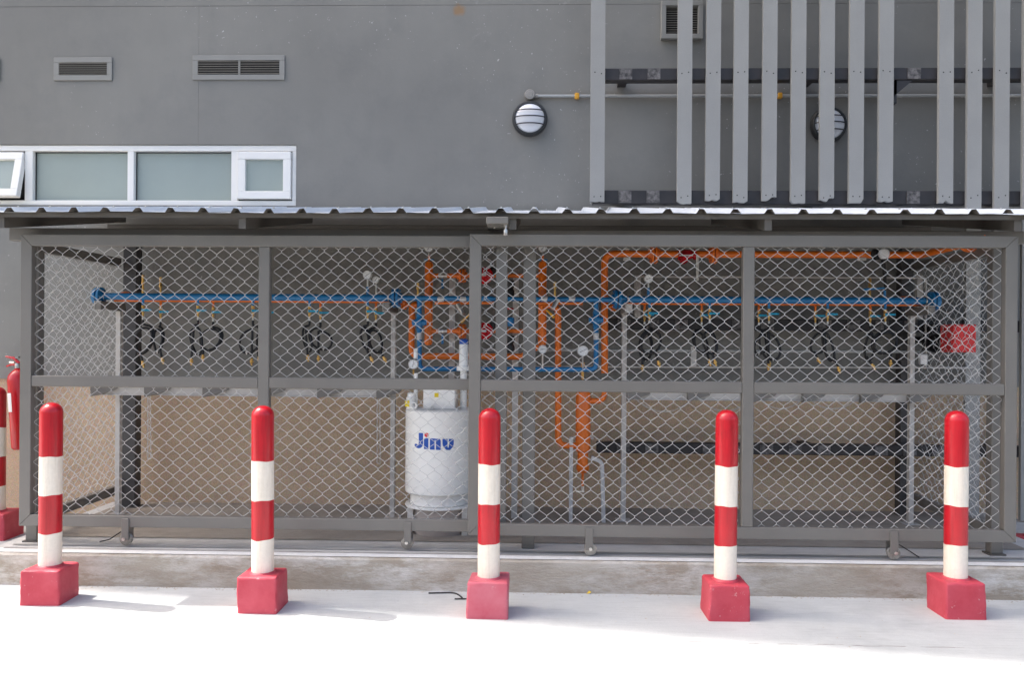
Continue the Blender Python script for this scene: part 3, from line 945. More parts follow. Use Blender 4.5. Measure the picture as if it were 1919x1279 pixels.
# pressure transmitter with round white head above the red-box manifold
c = P(1656, 476, YM)
tr = obj('transmitter', MB().tube([P(1655, 487, YM), P(1659, 530, YM), P(1659, 548, YM)], [.013, .010, .007], 10), M['black_plastic'], mfr)
obj('transmitter_head', MB().lathe([(0, -.03), (.026, -.03), (.034, -.022), (.036, 0), (.03, .02), (0, .024)], c, (.25, 1, 0), 18), M['dial'], tr)
obj('transmitter_collar', MB().lathe([(.02, 0), (.036, .004), (.038, .03), (.02, .04)], c + Vector((-.028, .015, 0)), (-.6, 1, 0), 14), M['black_plastic'], tr)
obj('isolating_lever', MB().tube([P(1618, 543, YM), P(1658, 540, YM)], [.008, .006], 8), M['blue'], mfr)

# supports under the manifolds
for i, (px, yb, lab) in enumerate(((224, 952, 'slim galvanised pipe stand under the manifold end near the extinguisher'), (738, 970, 'slim galvanised pipe stand beside the white tank'),
                                   (1170, 978, 'slim galvanised pipe stand beside the orange drip vessel'), (1708, 962, 'slim galvanised pipe stand near the red box'))):
    yy = 5.70
    xx = X(px, yy)
    t = thing('pipe_stand', lab, 'pipe stand', (xx, yy, PZ), 'galvanised pipe stands')
    hw = .0165
    obj('post', MB().box(xx - hw, xx + hw, yy - .02, yy + .02, PZ + .006, 1.60, .002), M['strut'], t)
    obj('foot', MB().box(xx - .05, xx + .05, yy - .05, yy + .05, PZ + .001, PZ + .007), M['galv'], t)
    obj('arm', MB().box(xx - .021, xx + .021, YM - .09, yy + .05, 1.602, 1.655, .002), M['strut'] if i == 2 else M['arm'], t)
    yl = YM - .092
    obj('arm_lip', MB().box(xx - .024, xx - .021, yl, yl + .01, 1.598, 1.658).box(xx - .021, xx + .024, yl, yl + .01, 1.655, 1.658).box(xx - .021, xx + .024, yl, yl + .01, 1.598, 1.601), M['strut'], t)
    obj('pipe_clamp', MB().tube([Vector((xx, YM + .027 * math.cos(R(a_)), zb + .027 * math.sin(R(a_)))) for a_ in range(-60, 241, 30)], .004, 6), M['steel'], t)

# central pipework between the two manifolds
cw = thing('regulator_piping', 'blue and orange pipework with red regulators between the two manifolds', 'pipework', (0, YM, PZ))
YB, YO = YM, 5.62
O_, B_ = M['orange'], M['blue']
pipe(cw, 'blue_pipe', [(746, 559, YB), (925, 560, YB)], 10, B_)
pipe(cw, 'blue_pipe', [(985, 561, YB), (1155, 562, YB)], 10, B_)
pipe(cw, 'blue_pipe', [(925, 560, YB), (985, 561, YB)], 8, B_)
pipe(cw, 'blue_pipe', [(786, 560, YB), (786, 692, YB), (1117, 693, YB), (1117, 562, YB)], 9.5, B_, .04)
for px, py in ((786, 605), (1117, 600)):      # gate valves
    c = P(px, py, YB)
    v = obj('valve_body', MB().lathe([(.012, -.055), (.022, -.055), (.022, -.040), (.018, -.035), (.028, -.015), (.030, 0), (.028, .015), (.018, .035), (.022, .040), (.022, .055), (.012, .055)], c, (0, 0, 1), 16), B_, cw)
    obj('bonnet', MB().lathe([(0, -.048), (.018, -.048), (.022, -.03), (.022, .03), (.018, .048), (0, .048)], c, (1, 0, 0), 14), B_, v)
    obj('union', MB().lathe([(.0155, 0), (.018, .003), (.018, .045), (.0155, .048)], P(px, 632, YB) - Vector((0, 0, .02)), (0, 0, 1), 12), M['galv'], cw)
for px in (826, 868, 1020, 1072):             # white taped unions
    c = P(px, 560.5, YB)
    obj('union', MB().lathe([(.017, -.022), (.0205, -.018), (.0205, .018), (.017, .022)], c, (1, 0, 0), 8, False), M['galv'], cw)
for px, py, sx in ((872, 597, 1), (1031, 588, -1)):   # yellow valve levers on grey ball valves
    q0, q1 = P(px - 8 * sx, py + 8, YB - .05), P(px + 8 * sx, py - 8, YB - .05)
    obj('yellow_lever', MB().tube([q0, q1], [.010, .006], 6), M['yellow'], cw)
    obj('ball_valve', MB().tube([P(px - (14 if sx > 0 else -14), py - 26, YB - .02), P(px - 4 * sx, py - 8, YB - .045)], [.018, .014], 10), M['steel'], cw)
pipe(cw, 'orange_line', [(815, 568, YB + .03), (925, 568, YB + .03)], 6, O_)
pipe(cw, 'orange_line', [(1003, 568, YB + .03), (1092, 569, YB + .03)], 6, O_)
# orange risers
for px, top, bot in ((804, 490, 648), (1017, 490, 650)):
    a_, b_ = P(px, top, YO), P(px, bot, YO)
    r = pxr(15.5, YO)
    obj('orange_riser', MB().lathe([(0, 0), (r * .7, .004), (r, .02), (r, a_.z - b_.z - .02), (r * .7, a_.z - b_.z - .004), (0, a_.z - b_.z)], (a_.x, YO, b_.z), (0, 0, 1), 18), O_, cw)
    obj('riser_nipple', MB().tube([a_, a_ + Vector((0, 0, .04))], .008, 8), O_, cw)
    gauge(cw, px, 466, YO, 8, 484, M['steel'], 50)
    c = P(px - 9, 487, YO)
    obj('isolating_lever', MB().tube([c, P(px + 9, 487, YO)], .005, 6), B_, cw)
for py, sy in ((517, 0), (621, 0)):
    pipe(cw, 'orange_branch', [(804, py, YO), (824, py, YO)], 9, O_)
    pipe(cw, 'orange_branch', [(838, py, YO), (866, py, YO)], 9, O_)
    obj('ball_valve', MB().lathe([(.012, -.03), (.017, -.03), (.017, -.012), (.022, -.008), (.022, .008), (.017, .012), (.017, .03), (.012, .03)], P(830, py, YO), (1, 0, 0), 12), M['steel'], cw)
    obj('lever', MB().tube([P(829, py + 6, YO - .02), P(829, py + 24, YO - .03)], [.007, .009], 6), M['blue'], cw)
    flange(cw, P(866, py, YO), (1, 0, 0), .050, .013, O_)
    flange(cw, P(944, py, YO), (1, 0, 0), .044, .012, O_)
    pipe(cw, 'orange_branch', [(944, py, YO), (1012, py, YO)], 8, O_)
    pipe(cw, 'orange_branch', [(866, py, YO), (944, py, YO)], 8, O_)
    c = P(908, py, YO - .02)
    rg = obj('regulator', MB().lathe([(0, -.075), (.018, -.075), (.024, -.05), (.05, -.028), (.058, -.022), (.058, -.006), (.045, 0), (.035, .05), (0, .055)], c, (0, 1, 0), 22), M['red_gloss'], cw)
    obj('name_plate', MB().box(c.x - .02, c.x + .016, c.y - .0765, c.y - .0755, c.z - .008, c.z + .008), M['galv'], rg)
    obj('regulator_spring_case', MB().lathe([(.02, 0), (.024, .02), (.02, .06), (0, .065)], c + Vector((.055, .02, 0)), (0, 0, 1), 12), M['black_plastic'], rg)
    obj('shut_off_valve', MB().lathe([(0, -.06), (.028, -.06), (.032, -.02), (.022, 0), (.032, .02), (.030, .055), (0, .06)], P(956, py + 24, YO - .03), (0, 0, 1), 12), M['black_plastic'], cw)
obj('hand_wheel', MB().tube([P(952, 579, YO - .03) + Vector((.034 * math.cos(R(a_)), .034 * math.sin(R(a_)), 0)) for a_ in range(0, 360, 24)], .006, 6, closed=True), M['red_gloss'], cw)
obj('filter_body', MB().lathe([(0, 0), (.024, 0), (.026, .05), (.02, .06), (0, .062)], P(957, 612, YO - .03), (0, 0, 1), 12), B_, cw)
pipe(cw, 'orange_return', [(790, 571, YO), (772, 571, YO), (771, 668, YO), (975, 669, YO)], 12, O_, .06)
pipe(cw, 'orange_return', [(1010, 573, YO), (1046, 573, YO), (1046, 836, YO), (1085, 836, YO)], 12, O_, .06)
pipe(cw, 'orange_stub', [(975, 669, YO), (1010, 650, YO)], 10, O_)
for px, py in ((757, 572), (1150, 575)):      # small orange valve bodies beside the flanges
    c = P(px, py, YO)
    obj('orange_valve', MB().lathe([(.0, -.03), (.018, -.03), (.02, -.012), (.014, 0), (.02, .012), (.018, .03), (0, .03)], c, (0, 0, 1), 12).lathe([(0, -.035), (.011, -.035), (.011, .035), (0, .035)], c, (1, 0, 0), 10), O_, cw)
for px, py, r_ in ((1017, 655, 8.5), (1092, 658, 10.5)):
    gauge(cw, px, py, YB - .01, r_, 692, M['steel'], 8 if px < 1050 else 25)
obj('brass_tee', MB().tube([P(1092, 680, YB), P(1092, 712, YB)], [.014, .007], 8), M['brass'], cw)
relief(cw, 783, 530, 556, YB, M['brass'])
relief(cw, 1040, 528, 556, YB, M['brass'])
# grey strut frame carrying the regulator lines
fs_ = MB()
for px in (848, 967):
    a_, b_ = P(px, 505, 5.72), P(px, 720, 5.72)
    fs_.box(a_.x - .02, a_.x + .02, 5.70, 5.74, PZ + .005, a_.z)
obj('strut_frame', fs_, M['strut'], cw)

# orange outlet line along the top
ol = thing('outlet_pipe', 'orange outlet pipe running high under the roof with red shut-off valve', 'pipe', (1.2, 5.62, 2.0))
pipe(ol, 'orange_pipe', [(1133, 700, YO), (1133, 476, YO), (1727, 478, YO), P(1727, 478, YO) + Vector((.03, -.75, .02))], 13, O_, .07, 14)
flange(ol, P(1225, 476, YO), (1, 0, 0), .068, .015, O_)
flange(ol, P(1337, 476, YO), (1, 0, 0), .068, .014, O_)
flange(ol, P(1727, 478, YO) + Vector((.03, -.55, .016)), (0, 1, 0), .056, .014, O_)
c = P(1288, 480, YO - .02)
v = obj('shut_off_valve', MB().lathe([(.02, -.06), (.036, -.06), (.036, -.045), (.024, -.04), (.034, -.015), (.034, .015), (.024, .04), (.036, .045), (.036, .06), (.02, .06)], c + Vector((0, .02, .012)), (1, 0, 0), 16), M['red_gloss'], ol)
obj('valve_actuator', MB().lathe([(0, -.03), (.022, -.03), (.03, 0), (.022, .022), (0, .026)], c + Vector((-.025, -.01, -.028)), (0, 1, 0), 14), M['red_gloss'], v)
obj('valve_lever', MB().box(c.x - .06, c.x + .03, c.y - .045, c.y - .039, c.z - .004, c.z + .004).box(c.x + .055, c.x + .072, c.y - .03, c.y - .02, c.z - .17, c.z + .0), M['strut'], v)
for px in (1175, 1615):
    c = P(px, 476, YO)
    obj('pipe_bracket', MB().box(c.x - .012, c.x + .012, YO - .03, WY + .0, c.z + .024, c.z + .032).box(c.x - .022, c.x + .022, YO - .02, YO + .02, c.z - .045, c.z - .026), M['strut'], ol)

# orange drip vessel
dv = thing('drip_vessel', 'fat orange drip vessel on a small galvanised stand behind the front gate', 'vessel', (X(1094, YO), YO, PZ))
cx_ = X(1094, YO)
zt, zn, zb_ = Z(1094, 736, YO), Z(1094, 845, YO), Z(1094, 884, YO)
r = pxr(28, YO)
obj('vessel_body', MB().lathe([(0, zt + .02), (r * .7, zt + .015), (r, zt - .01), (r, zn + .03), (r * .98, zn), (r * .72, zn - .012), (r * .70, zb_ + .05), (r * .86, zb_ + .04), (r * .86, zb_ + .015), (r * .6, zb_ - .008), (0, zb_ - .015)], (cx_, YO, 0), (0, 0, 1), 22), O_, dv)
obj('drain_nipple', MB().tube([(cx_, YO, zb_), (cx_, YO, zb_ - .10)], .009, 8), O_, dv)
obj('drain_valve', MB().tube([(cx_, YO, zb_ - .10), (cx_, YO, zb_ - .135)], .012, 8).box(cx_ - .045, cx_ + .012, YO - .018, YO - .012, zb_ - .14, zb_ - .13), M['steel'], dv)
obj('top_flange', MB().lathe([(0, 0), (.052, 0), (.052, .016), (0, .016)], P(1133, 717, YO) - Vector((0, 0, .012)), (0, 0, 1), 22), O_, dv)
pipe(dv, 'inlet_elbow', [(1133, 717, YO), (1133, 752, YO), (1100, 752, YO)], 11, O_, .07)
obj('stand_leg', MB().box(X(1072, YO) - .012, X(1072, YO) + .012, YO - .02, YO + .02, PZ + .001, .76), M['galv'], dv)
q0, q1, q2 = P(1108, 858, YO), P(1128, 866, YO), P(1131, 972, YO)
obj('stand_leg', MB().tube(fillet([q0, q1, Vector((q2.x, YO, PZ + .001))], .03), .018, 4), M['galv'], dv)
obj('stand_leg', MB().box(X(1078, YO) - .01, X(1115, YO), YO + .045, YO + .085, .742, .756), M['galv'], dv)

# thin conduits along the wall behind the red-box manifold
cn = thing('wall_conduit', 'thin white conduits strung along the louver rails behind the hoses', 'conduit', (1.6, 5.78, 1.5))
YC = 5.775
pipe(cn, 'upper_conduit', [(1192, 519, YC), (1722, 521, YC)], 3.6, M['strut'], n=8)
pipe(cn, 'lower_conduit', [(1003, 688, YC), (1822, 690, YC)], 3.2, M['strut'], n=8)
pipe(cn, 'middle_conduit', [(905, 656, YC), (1722, 660, YC)], 5.0, M['conduit'], n=8)
pipe(cn, 'drop_conduit', [(1722, 521, YC), (1735, 521, YC), (1735, 672, YC)], 3.4, M['strut'], .02, 8)
pipe(cn, 'drop_conduit', [(1735, 682, YC), (1735, 690, YC)], 3.4, M['strut'], n=8)
a_, b_ = P(1719, 664, YC), P(1732, 683, YC)
obj('detector_box', MB().box(a_.x, b_.x, YC - .05, YC - .013, b_.z, a_.z, .004), M['dial'], cn)
for px in (1196, 1726):
    a_ = P(px, 516, YC)
    obj('strut_upright', MB().box(a_.x - .02, a_.x + .02, YC + .012, YC + .045, 1.58, a_.z), M['strut'], cn)
a_, b_ = P(1294, 650, YC), P(1304, 688, YC)
obj('hanger', MB().box(a_.x, b_.x, YC - .02, YC - .012, b_.z, a_.z), M['strut'], cn)

# chain retaining channels, with safety chains
def channel(label, px0, px1, clips, Y):
    z0, z1 = 1.018, 1.075
    xa, xb = X(px0, Y), X(px1, Y)
    t = thing('chain_rail', label, 'rail', ((xa + xb) / 2, Y, z0), 'pale cylinder retaining rails')
    obj('channel', MB().box(xa, xb, Y + .012, Y + .016, z0, z1).box(xa, xb, Y, Y + .012, z0, z0 + .003).box(xa, xb, Y, Y + .012, z1 - .003, z1), M['strut'], t)
    for px in clips:
        xc = X(px, Y)
        # folded steel arm carrying the rail, its gusset tapering along the face
        yf = Y - .004
        vs_ = [(xc, yf, z0 - .006), (xc, yf, z1 + .002), (xc + .17, yf, z1 + .002), (xc + .15, yf, z1 - .022), (xc + .05, yf, z0 + .004)]
        q = len(vs_)
        vs_ += [(x_, y_ - .05 if i_ < 2 else y_ - .006, z_) for i_, (x_, y_, z_) in enumerate(vs_)]
        m_ = MB().add(vs_, [tuple(range(q)), tuple(range(2 * q - 1, q - 1, -1))] + [(i_, i_ + q, (i_ + 1) % q + q, (i_ + 1) % q) for i_ in range(q)])
        obj('bracket', m_, M['arm'], t)
        obj('hook', MB().tube([(xc + .06, Y - .02, z1 - .01), (xc + .06, Y - .03, z1 - .035), (xc + .06, Y - .013, z1 - .045)], .003, 6), M['chain'], t)
    return t
YCH = 5.60
channel('pale steel retaining rail on the pebble wall left bare beside the tank', 178, 742, (178, 278, 386, 492, 599, 709), YCH)
channel('pale steel retaining rail with swagged chains behind the front gate', 1175, 1738, (1175, 1288, 1410, 1502, 1610, 1700), YCH)

def chain(label, pts, group):
    c0_ = pts[0]
    t = thing('safety_chain', label, 'chain', tuple(c0_), group)
    path = []
    for i in range(len(pts) - 1):
        n = max(2, int((pts[i + 1] - pts[i]).length / .006))
        for k in range(n): path.append(pts[i].lerp(pts[i + 1], k / n))
    # links every 20 mm, turned in alternation
    m_ = MB()
    acc, k, prev = 0, 0, path[0]
    for q in path[1:]:
        acc += (q - prev).length
        if acc > .019:
            d = (q - prev).normalized()
            u = d.orthogonal().normalized()
            if k % 2: u = d.cross(u)
            ring = []
            for a_ in range(0, 360, 60):
                ring.append(q + d * .0135 * math.cos(R(a_)) + u * .0055 * math.sin(R(a_)))
            m_.tube(ring, .0017, 4, closed=True)
            acc = 0; k += 1
        prev = q
    o = obj('chain_links', m_, M['chain'], t)
    o['kind'] = 'stuff'
def swag(pa, pb, sag, n=18):
    a_, b_ = P(*pa), P(*pb)
    return [a_.lerp(b_, i / n) - Vector((0, 0, sag * 4 * (i / n) * (1 - i / n))) for i in range(n + 1)]
YK = YCH - .035
for k, (px, y1_, lab) in enumerate(((277, 858, 'doubled chain hanging straight down beside the dark rear post'), (707, 868, 'doubled chain hanging straight down near the tank stand'))):
    a_ = P(px, 738, YK)
    b_ = P(px, y1_, YK)
    chain(lab, [a_, b_, b_ + Vector((.012, 0, -.008)), b_ + Vector((.02, 0, 0)), a_ + Vector((.016, 0, 0))], 'chains hanging from the retaining rails')
for k, (xa, xb, sg_) in enumerate(((1185, 1303, .105), (1303, 1412, .10), (1418, 1508, .085), (1510, 1612, .085))):
    chain('thin chain swagged below the rail, %s swag from the orange drip vessel' % words[k], swag((xa, 742, YK), (xb, 744, YK), sg_), 'chains hanging from the retaining rails')

# ------------------------------------------------------------------ white vaporizer tank
TY = 5.30
tx = X(826, TY)
tr_ = 65.5 * (TY - .10) / F_PX
z_top, z_bot, z_sk, z_ring = Z(826, 772, TY - .2), Z(826, 931, TY - .2), Z(826, 953, TY - .2), Z(826, 955, TY - .2)
tank = thing('vaporizer_tank', 'white cylindrical tank with blue lettering standing inside the cage', 'tank', (tx, TY, PZ))
obj('tank_shell', MB().lathe([(0, z_top + .004), (tr_ - .01, z_top + .004), (tr_, z_top - .004), (tr_, z_bot + .006), (tr_ - .006, z_bot), (tr_ - .03, z_bot), (tr_ - .033, z_sk), (0, z_sk)], (tx, TY, 0), (0, 0, 1), 56), M['tank'], tank)
obj('foot_ring', MB().lathe([(tr_ - .05, 0), (tr_ - .002, 0), (tr_, .006), (tr_ - .002, .013), (tr_ - .05, .013)], (tx, TY, z_sk - .016), (0, 0, 1), 40), M['tank'], tank)
obj('plinth', MB().lathe([(tr_ - .052, PZ + .001), (tr_ - .045, PZ + .02), (tr_ - .045, z_sk - .018), (tr_ - .06, z_sk - .016)], (tx, TY, 0), (0, 0, 1), 36), M['plinth'], tank)
for a_ in (-150, -30, 90):
    lx, ly = tx + (tr_ - .022) * math.cos(R(a_)), TY + (tr_ - .022) * math.sin(R(a_))
    obj('leg', MB().box(lx - .018, lx + .018, ly - .018, ly + .018, PZ + .001, z_sk - .017), M['strut'], tank)
a_, b_ = P(796, 734, TY - .05), P(855, 771, TY - .05)
lid = obj('lid_box', MB().box(a_.x, b_.x, TY - .12, TY + .08, z_top + .005, z_top + .175, .006), M['tank'], tank)
q = P(818, 741, TY - .12)
obj('warning_label', MB().box(q.x - .013, q.x + .013, TY - .1225, TY - .121, q.z - .013, q.z + .013), M['label_yellow'], lid)
obj('lid_clamp', MB().box(a_.x - .03, b_.x + .02, TY - .135, TY - .115, z_top + .005, z_top + .014).box(X(816, TY) - .008, X(816, TY) + .008, TY - .150, TY - .135, z_top + .005, z_top + .035), M['galv'], tank)
# relief cap left, lifting eye, sight pipe, filter
q = P(770, 764, TY - .06)
rc = obj('relief_cap', MB().lathe([(0, 0), (.030, 0), (.030, .07), (.022, .08), (.022, .10), (0, .104)], (q.x, TY - .06, z_top + .005), (0, 0, 1), 18), M['tank'], tank)
obj('cap_label', MB().box(q.x - .033, q.x - .005, TY - .092, TY - .089, z_top + .02, z_top + .06), M['label_yellow'], rc)
q = P(775, 762, TY - .13)
obj('lifting_eye', MB().tube([Vector((q.x + .018 * math.cos(R(k)), TY - .13, z_top + .030 + .020 * math.sin(R(k)))) for k in range(0, 360, 30)], .0055, 6, closed=True), M['tank'], tank)
q = P(779, 740, TY - .02)
obj('sight_pipe', MB().tube([(q.x, TY - .02, z_top), (q.x, TY - .02, Z(779, 700, TY))], .013, 10), M['tank'], tank)
gauge(tank, 775, 683, TY - .02, 9.5, 702, M['brass'], 80)
obj('site_bottle', MB().lathe([(0, 0), (.013, 0), (.014, .03), (.012, .05), (.014, .055), (.014, .066), (0, .066)], P(779, 673, TY - .01), (0, 0, 1), 12), M['tank'], tank)
fq = P(869, 694, TY - .02)
ft = obj('filter_housing', MB().lathe([(.045, -.004), (.045, .024), (.032, .026), (.032, .032), (.030, .04), (.030, .16), (.028, .165), (0, .168)], fq, (0, 0, 1), 20), M['tank'], tank)
obj('filter_cap', MB().lathe([(.028, .166), (.028, .192), (.02, .198), (0, .199)], fq, (0, 0, 1), 16), M['logo_blue'], ft)
obj('filter_pipe', MB().tube([(fq.x, fq.y, fq.z), (fq.x, fq.y, z_top)], .022, 12), M['tank'], ft)

# lettering on the shell: J i n u
def logo_poly(pts):
    out = []
    for (zx, zy) in pts:
        px, py = 740 + zx / 4.919, 730 + zy / 4.919
        q_ = P(px, py, TY - tr_)
        dx = max(-tr_ * .98, min(tr_ * .98, q_.x - tx))
        d = ray(px, py)                       # meet the curved shell
        o_ = Vector((0, 0, CAM_H))
        A = d.x ** 2 + d.y ** 2; B = 2 * (d.x * (o_.x - tx) + d.y * (o_.y - TY)); C_ = (o_.x - tx) ** 2 + (o_.y - TY) ** 2 - (tr_ + .0012) ** 2
        t_ = (-B - math.sqrt(max(0, B * B - 4 * A * C_))) / (2 * A)
        out.append(o_ + d * t_)
    return out
def letter(polys, name, material):
    m_ = MB()
    for pp in polys:
        m_.add(logo_poly(pp), [tuple(range(len(pp)))])
    return obj(name, m_, material, tank)
def arc(cx__, cy__, r_, a0, a1, n=8):
    return [(cx__ + r_ * math.cos(R(a0 + (a1 - a0) * k / n)), cy__ + r_ * math.sin(R(a0 + (a1 - a0) * k / n))) for k in range(n + 1)]
letter([[(220, 403), (260, 405), (260, 500), (252, 530), (220, 500)], [(252, 530), (236, 543), (215, 546), (212, 516), (220, 500)],
        [(215, 546), (195, 538), (182, 522), (181, 508), (192, 502), (205, 506), (212, 516)]], 'letter_j', M['logo_blue'])
letter([[(272, 452), (309, 453), (309, 555), (268, 552), (268, 462)]], 'letter_i', M['logo_blue'])
letter([arc(292, 423, 20, 0, 345, 14)], 'letter_dot', M['logo_red'])
letter([[(323, 454), (366, 455), (366, 559), (322, 557)], [(378, 457), (404, 458), (418, 464), (423, 478), (423, 562), (378, 560)], [(366, 455), (378, 457), (378, 472), (366, 470)]], 'letter_n', M['logo_blue'])
letter([[(438, 458), (486, 459), (486, 548), (462, 546), (446, 530), (439, 508)], [(497, 459), (543, 460), (542, 510), (534, 535), (518, 550), (497, 552)], [(462, 546), (486, 540), (497, 540), (518, 550), (508, 561), (472, 560)]], 'letter_u', M['logo_blue'])

# ------------------------------------------------------------------ red box, speaker
a_, b_ = P(1787, 608, 5.45), P(1829, 661, 5.45)
rb_ = thing('red_cabinet', 'small red metal cabinet on the mesh side of the cage', 'cabinet', (a_.x, 5.45, b_.z))
obj('case', MB().box(a_.x - .012, b_.x, 5.45, 5.60, b_.z, a_.z, .003), M['red_box'], rb_)
obj('door', MB().box(a_.x - .008, b_.x - .012, 5.436, 5.4485, b_.z + .006, a_.z - .006, .003), M['red_box'], rb_)
obj('cable_gland', MB().tube([(b_.x - .05, 5.5, a_.z), (b_.x - .05, 5.5, a_.z + .03)], .014, 8), M['black_plastic'], rb_)
obj('mounting_strut', MB().box(a_.x - .01, CRX - .001, 5.601, 5.615, b_.z + .05, b_.z + .08), M['galv'], rb_)
a_, b_ = P(1745, 607, 5.72), P(1776, 664, 5.72)
sp = thing('sounder', 'black alarm horn on the rear of the cage next to the red cabinet', 'alarm horn', (a_.x, 5.72, b_.z))
obj('case', MB().box(a_.x, b_.x, 5.72, 5.86, b_.z + .02, a_.z, .008), M['black_plastic'], sp)
obj('horn', MB().lathe([(.03, 0), (.045, -.05), (.065, -.08), (.06, -.08), (.03, -.02), (0, -.02)], (a_.x + .02, 5.715, (a_.z + b_.z) / 2 - .03), (.35, 1, 0), 18), M['black_plastic'], sp)
obj('bracket', MB().box(a_.x + .03, a_.x + .06, 5.861, WY - .001, b_.z + .08, b_.z + .12), M['black_steel'], sp)

# ------------------------------------------------------------------ fire extinguisher on the wall
ex, ey = X(33, 5.98), 5.98
zt_ = Z(29, 690, ey); zbm = Z(29, 842, ey)
fe = thing('fire_extinguisher', 'red fire extinguisher hung on the wall beyond the cage corner', 'fire extinguisher', (ex, ey, zbm))
L_ = zt_ - zbm
tl = (Matrix.Rotation(R(-4.0), 3, 'Y') @ Vector((0, 0, 1)))
b0 = Vector((ex + .045, ey, zbm))
obj('cylinder', MB().lathe([(0, 0), (.060, 0), (.072, .012), (.074, .03), (.074, L_ - .09), (.066, L_ - .05), (.04, L_ - .02), (.022, L_ - .008), (.022, L_), (0, L_)], b0, tl, 28), M['red_gloss'], fe)
tp_ = b0 + tl * L_
obj('valve_head', MB().lathe([(.018, 0), (.02, .02), (.016, .035), (0, .036)], tp_, tl, 12), M['steel'], fe)
obj('carry_handle', MB().tube([tp_ + Vector((0.01, 0, .02)), tp_ + Vector((-.04, 0, .028)), tp_ + Vector((-.085, 0, .012))], [.012, .010, .006], 6), M['red_gloss'], fe)
obj('squeeze_lever', MB().tube([tp_ + Vector((0.012, 0, .035)), tp_ + Vector((-.03, 0, .075)), tp_ + Vector((-.09, 0, .085))], [.011, .012, .007], 6), M['red_gloss'], fe)
obj('safety_pin', MB().tube([tp_ + Vector((-.02, -.015, .04)), tp_ + Vector((-.05, -.02, .042))], .007, 6), M['steel'], fe)
obj('wall_hook', MB().box(ex - .04, ex + .02, WY - .012, WY - .001, zt_ + .075, zt_ + .15, .003).box(ex - .012, ex + .012, ey - .01, WY - .012, zt_ + .07, zt_ + .085), M['vent'], fe)
ml = MB()
u_ = tl.orthogonal().normalized(); u_ = Vector((1, 0, 0)) - tl * tl.x; u_.normalize(); v_ = tl.cross(u_)
rows = []
for k in range(9):
    an = R(180 - 10 + k * 11)               # facing left-front
    d = u_ * math.cos(an) + v_ * math.sin(an)
    if d.y > 0: d = u_ * math.cos(-an) + v_ * math.sin(-an)
    rows.append(d)
for k, d in enumerate(rows):
    ml.v += [b0 + tl * (L_ * .47) + d * .0752, b0 + tl * (L_ * .70) + d * .0752]
for k in range(8):
    ml.f.append((2 * k, 2 * k + 1, 2 * k + 3, 2 * k + 2)); ml.sm.append(True)
obj('paper_label', ml, M['paper'], fe)

# ------------------------------------------------------------------ bollards
def bollard(px, Yf, label, rot, base_m, seed, zt=1.062, w=.208, x_abs=None, hb=.185):
    rd = random.Random(seed)
    Yc = Yf + w / 2
    xx = x_abs if x_abs is not None else X(px, Yc)
    t = thing('bollard', label, 'bollard', (xx, Yc, 0), 'red and white bollards around the cage')
    # cast block: tapered, rounded, slightly lumpy
    b = bmesh.new()
    bmesh.ops.create_cube(b, size=1.0)
    for v in b.verts:
        top = v.co.z > 0
        s_ = .975 if top else 1.0
        v.co = Vector((v.co.x * w * s_ + rd.uniform(-.004, .004), v.co.y * w * s_ + rd.uniform(-.004, .004), (hb if top else 0) + (rd.uniform(-.005, .005) if top else 0)))
    bmesh.ops.bevel(b, geom=[e for e in b.edges if max(e.verts[0].co.z, e.verts[1].co.z) > .02], offset=.014, segments=3, affect='EDGES', profile=.6)
    bmesh.ops.subdivide_edges(b, edges=[e for e in b.edges if e.calc_length() > .06], cuts=6, use_grid_fill=True)
    for v in b.verts:
        if v.co.z > .004:
            v.co += Vector((rd.uniform(-1, 1), rd.uniform(-1, 1), rd.uniform(-1, 1))) * .0013 + Vector((math.sin(v.co.z * 31 + seed), math.sin(v.co.x * 27 + seed * 2), 0)) * .0016
    rm = Matrix.Rotation(rot, 3, 'Z')
    b.verts.index_update()
    m_ = MB().add([rm @ v.co + Vector((xx, Yc, 0)) for v in b.verts], [tuple(v.index for v in f.verts) for f in b.faces], True)
    b.free()
    obj('concrete_base', m_, base_m, t, angle=40)
    r = .0575
    H_ = zt - hb
    zs = [hb - .012, hb + H_ * .205, hb + H_ * .437, hb + H_ * .672, zt]
    for i in range(4):
        if i < 3:
            prof = [(r, zs[i]), (r, zs[i + 1])]
        else:
            prof = [(r, zs[3]), (r, zt - r * .9)] + [(r * math.cos(R(a_)), zt - r * .9 + r * .9 * math.sin(R(a_))) for a_ in (10, 20, 32, 45, 58, 70, 80)] + [(0, zt)]
        lt = MB().lathe(prof, (xx, Yc, 0), (0, 0, 1), 36)
        for vi, v in enumerate(lt.v):           # brushed band edges are not dead level
            ring, j = divmod(vi, 36)
            an = 2 * math.pi * j / 36
            if ring in (0, 1) and not (i == 0 and ring == 0) and not (i == 3 and ring == 1):
                e = i + ring
                v.z += .0022 * math.sin(an * 2 + e * 1.7 + seed) + .0012 * math.sin(an * 5 + e + seed * 2)
        obj('cream_band' if i in (0, 2) else ('red_band' if i == 1 else 'red_cap'), lt, M['cream'] if i in (0, 2) else M['red_paint'], t, angle=50)
    t.rotation_euler = (R(rd.uniform(-.35, .35)), R(rd.uniform(-.4, .4)), 0)
    cl = MB().lathe([(r + .013, hb - .004), (r + .011, hb + .002), (r + .001, hb + .008 + rd.uniform(0, .004))], (xx, Yc, 0), (0, 0, 1), 24)
    obj('paint_collar', cl, base_m, t)
bollard(97, 4.267, 'sunlit red and white bollard before the cage corner nearest the extinguisher', R(2), M['base_red'], 1)
bollard(496, 4.197, 'sunlit red and white bollard before the mullion of the rear gate', R(1), M['base_red'], 2)
bollard(919, 4.173, 'red and white bollard with faded pink base before the overlapping gate stiles', R(-1), M['base_pink'], 3)
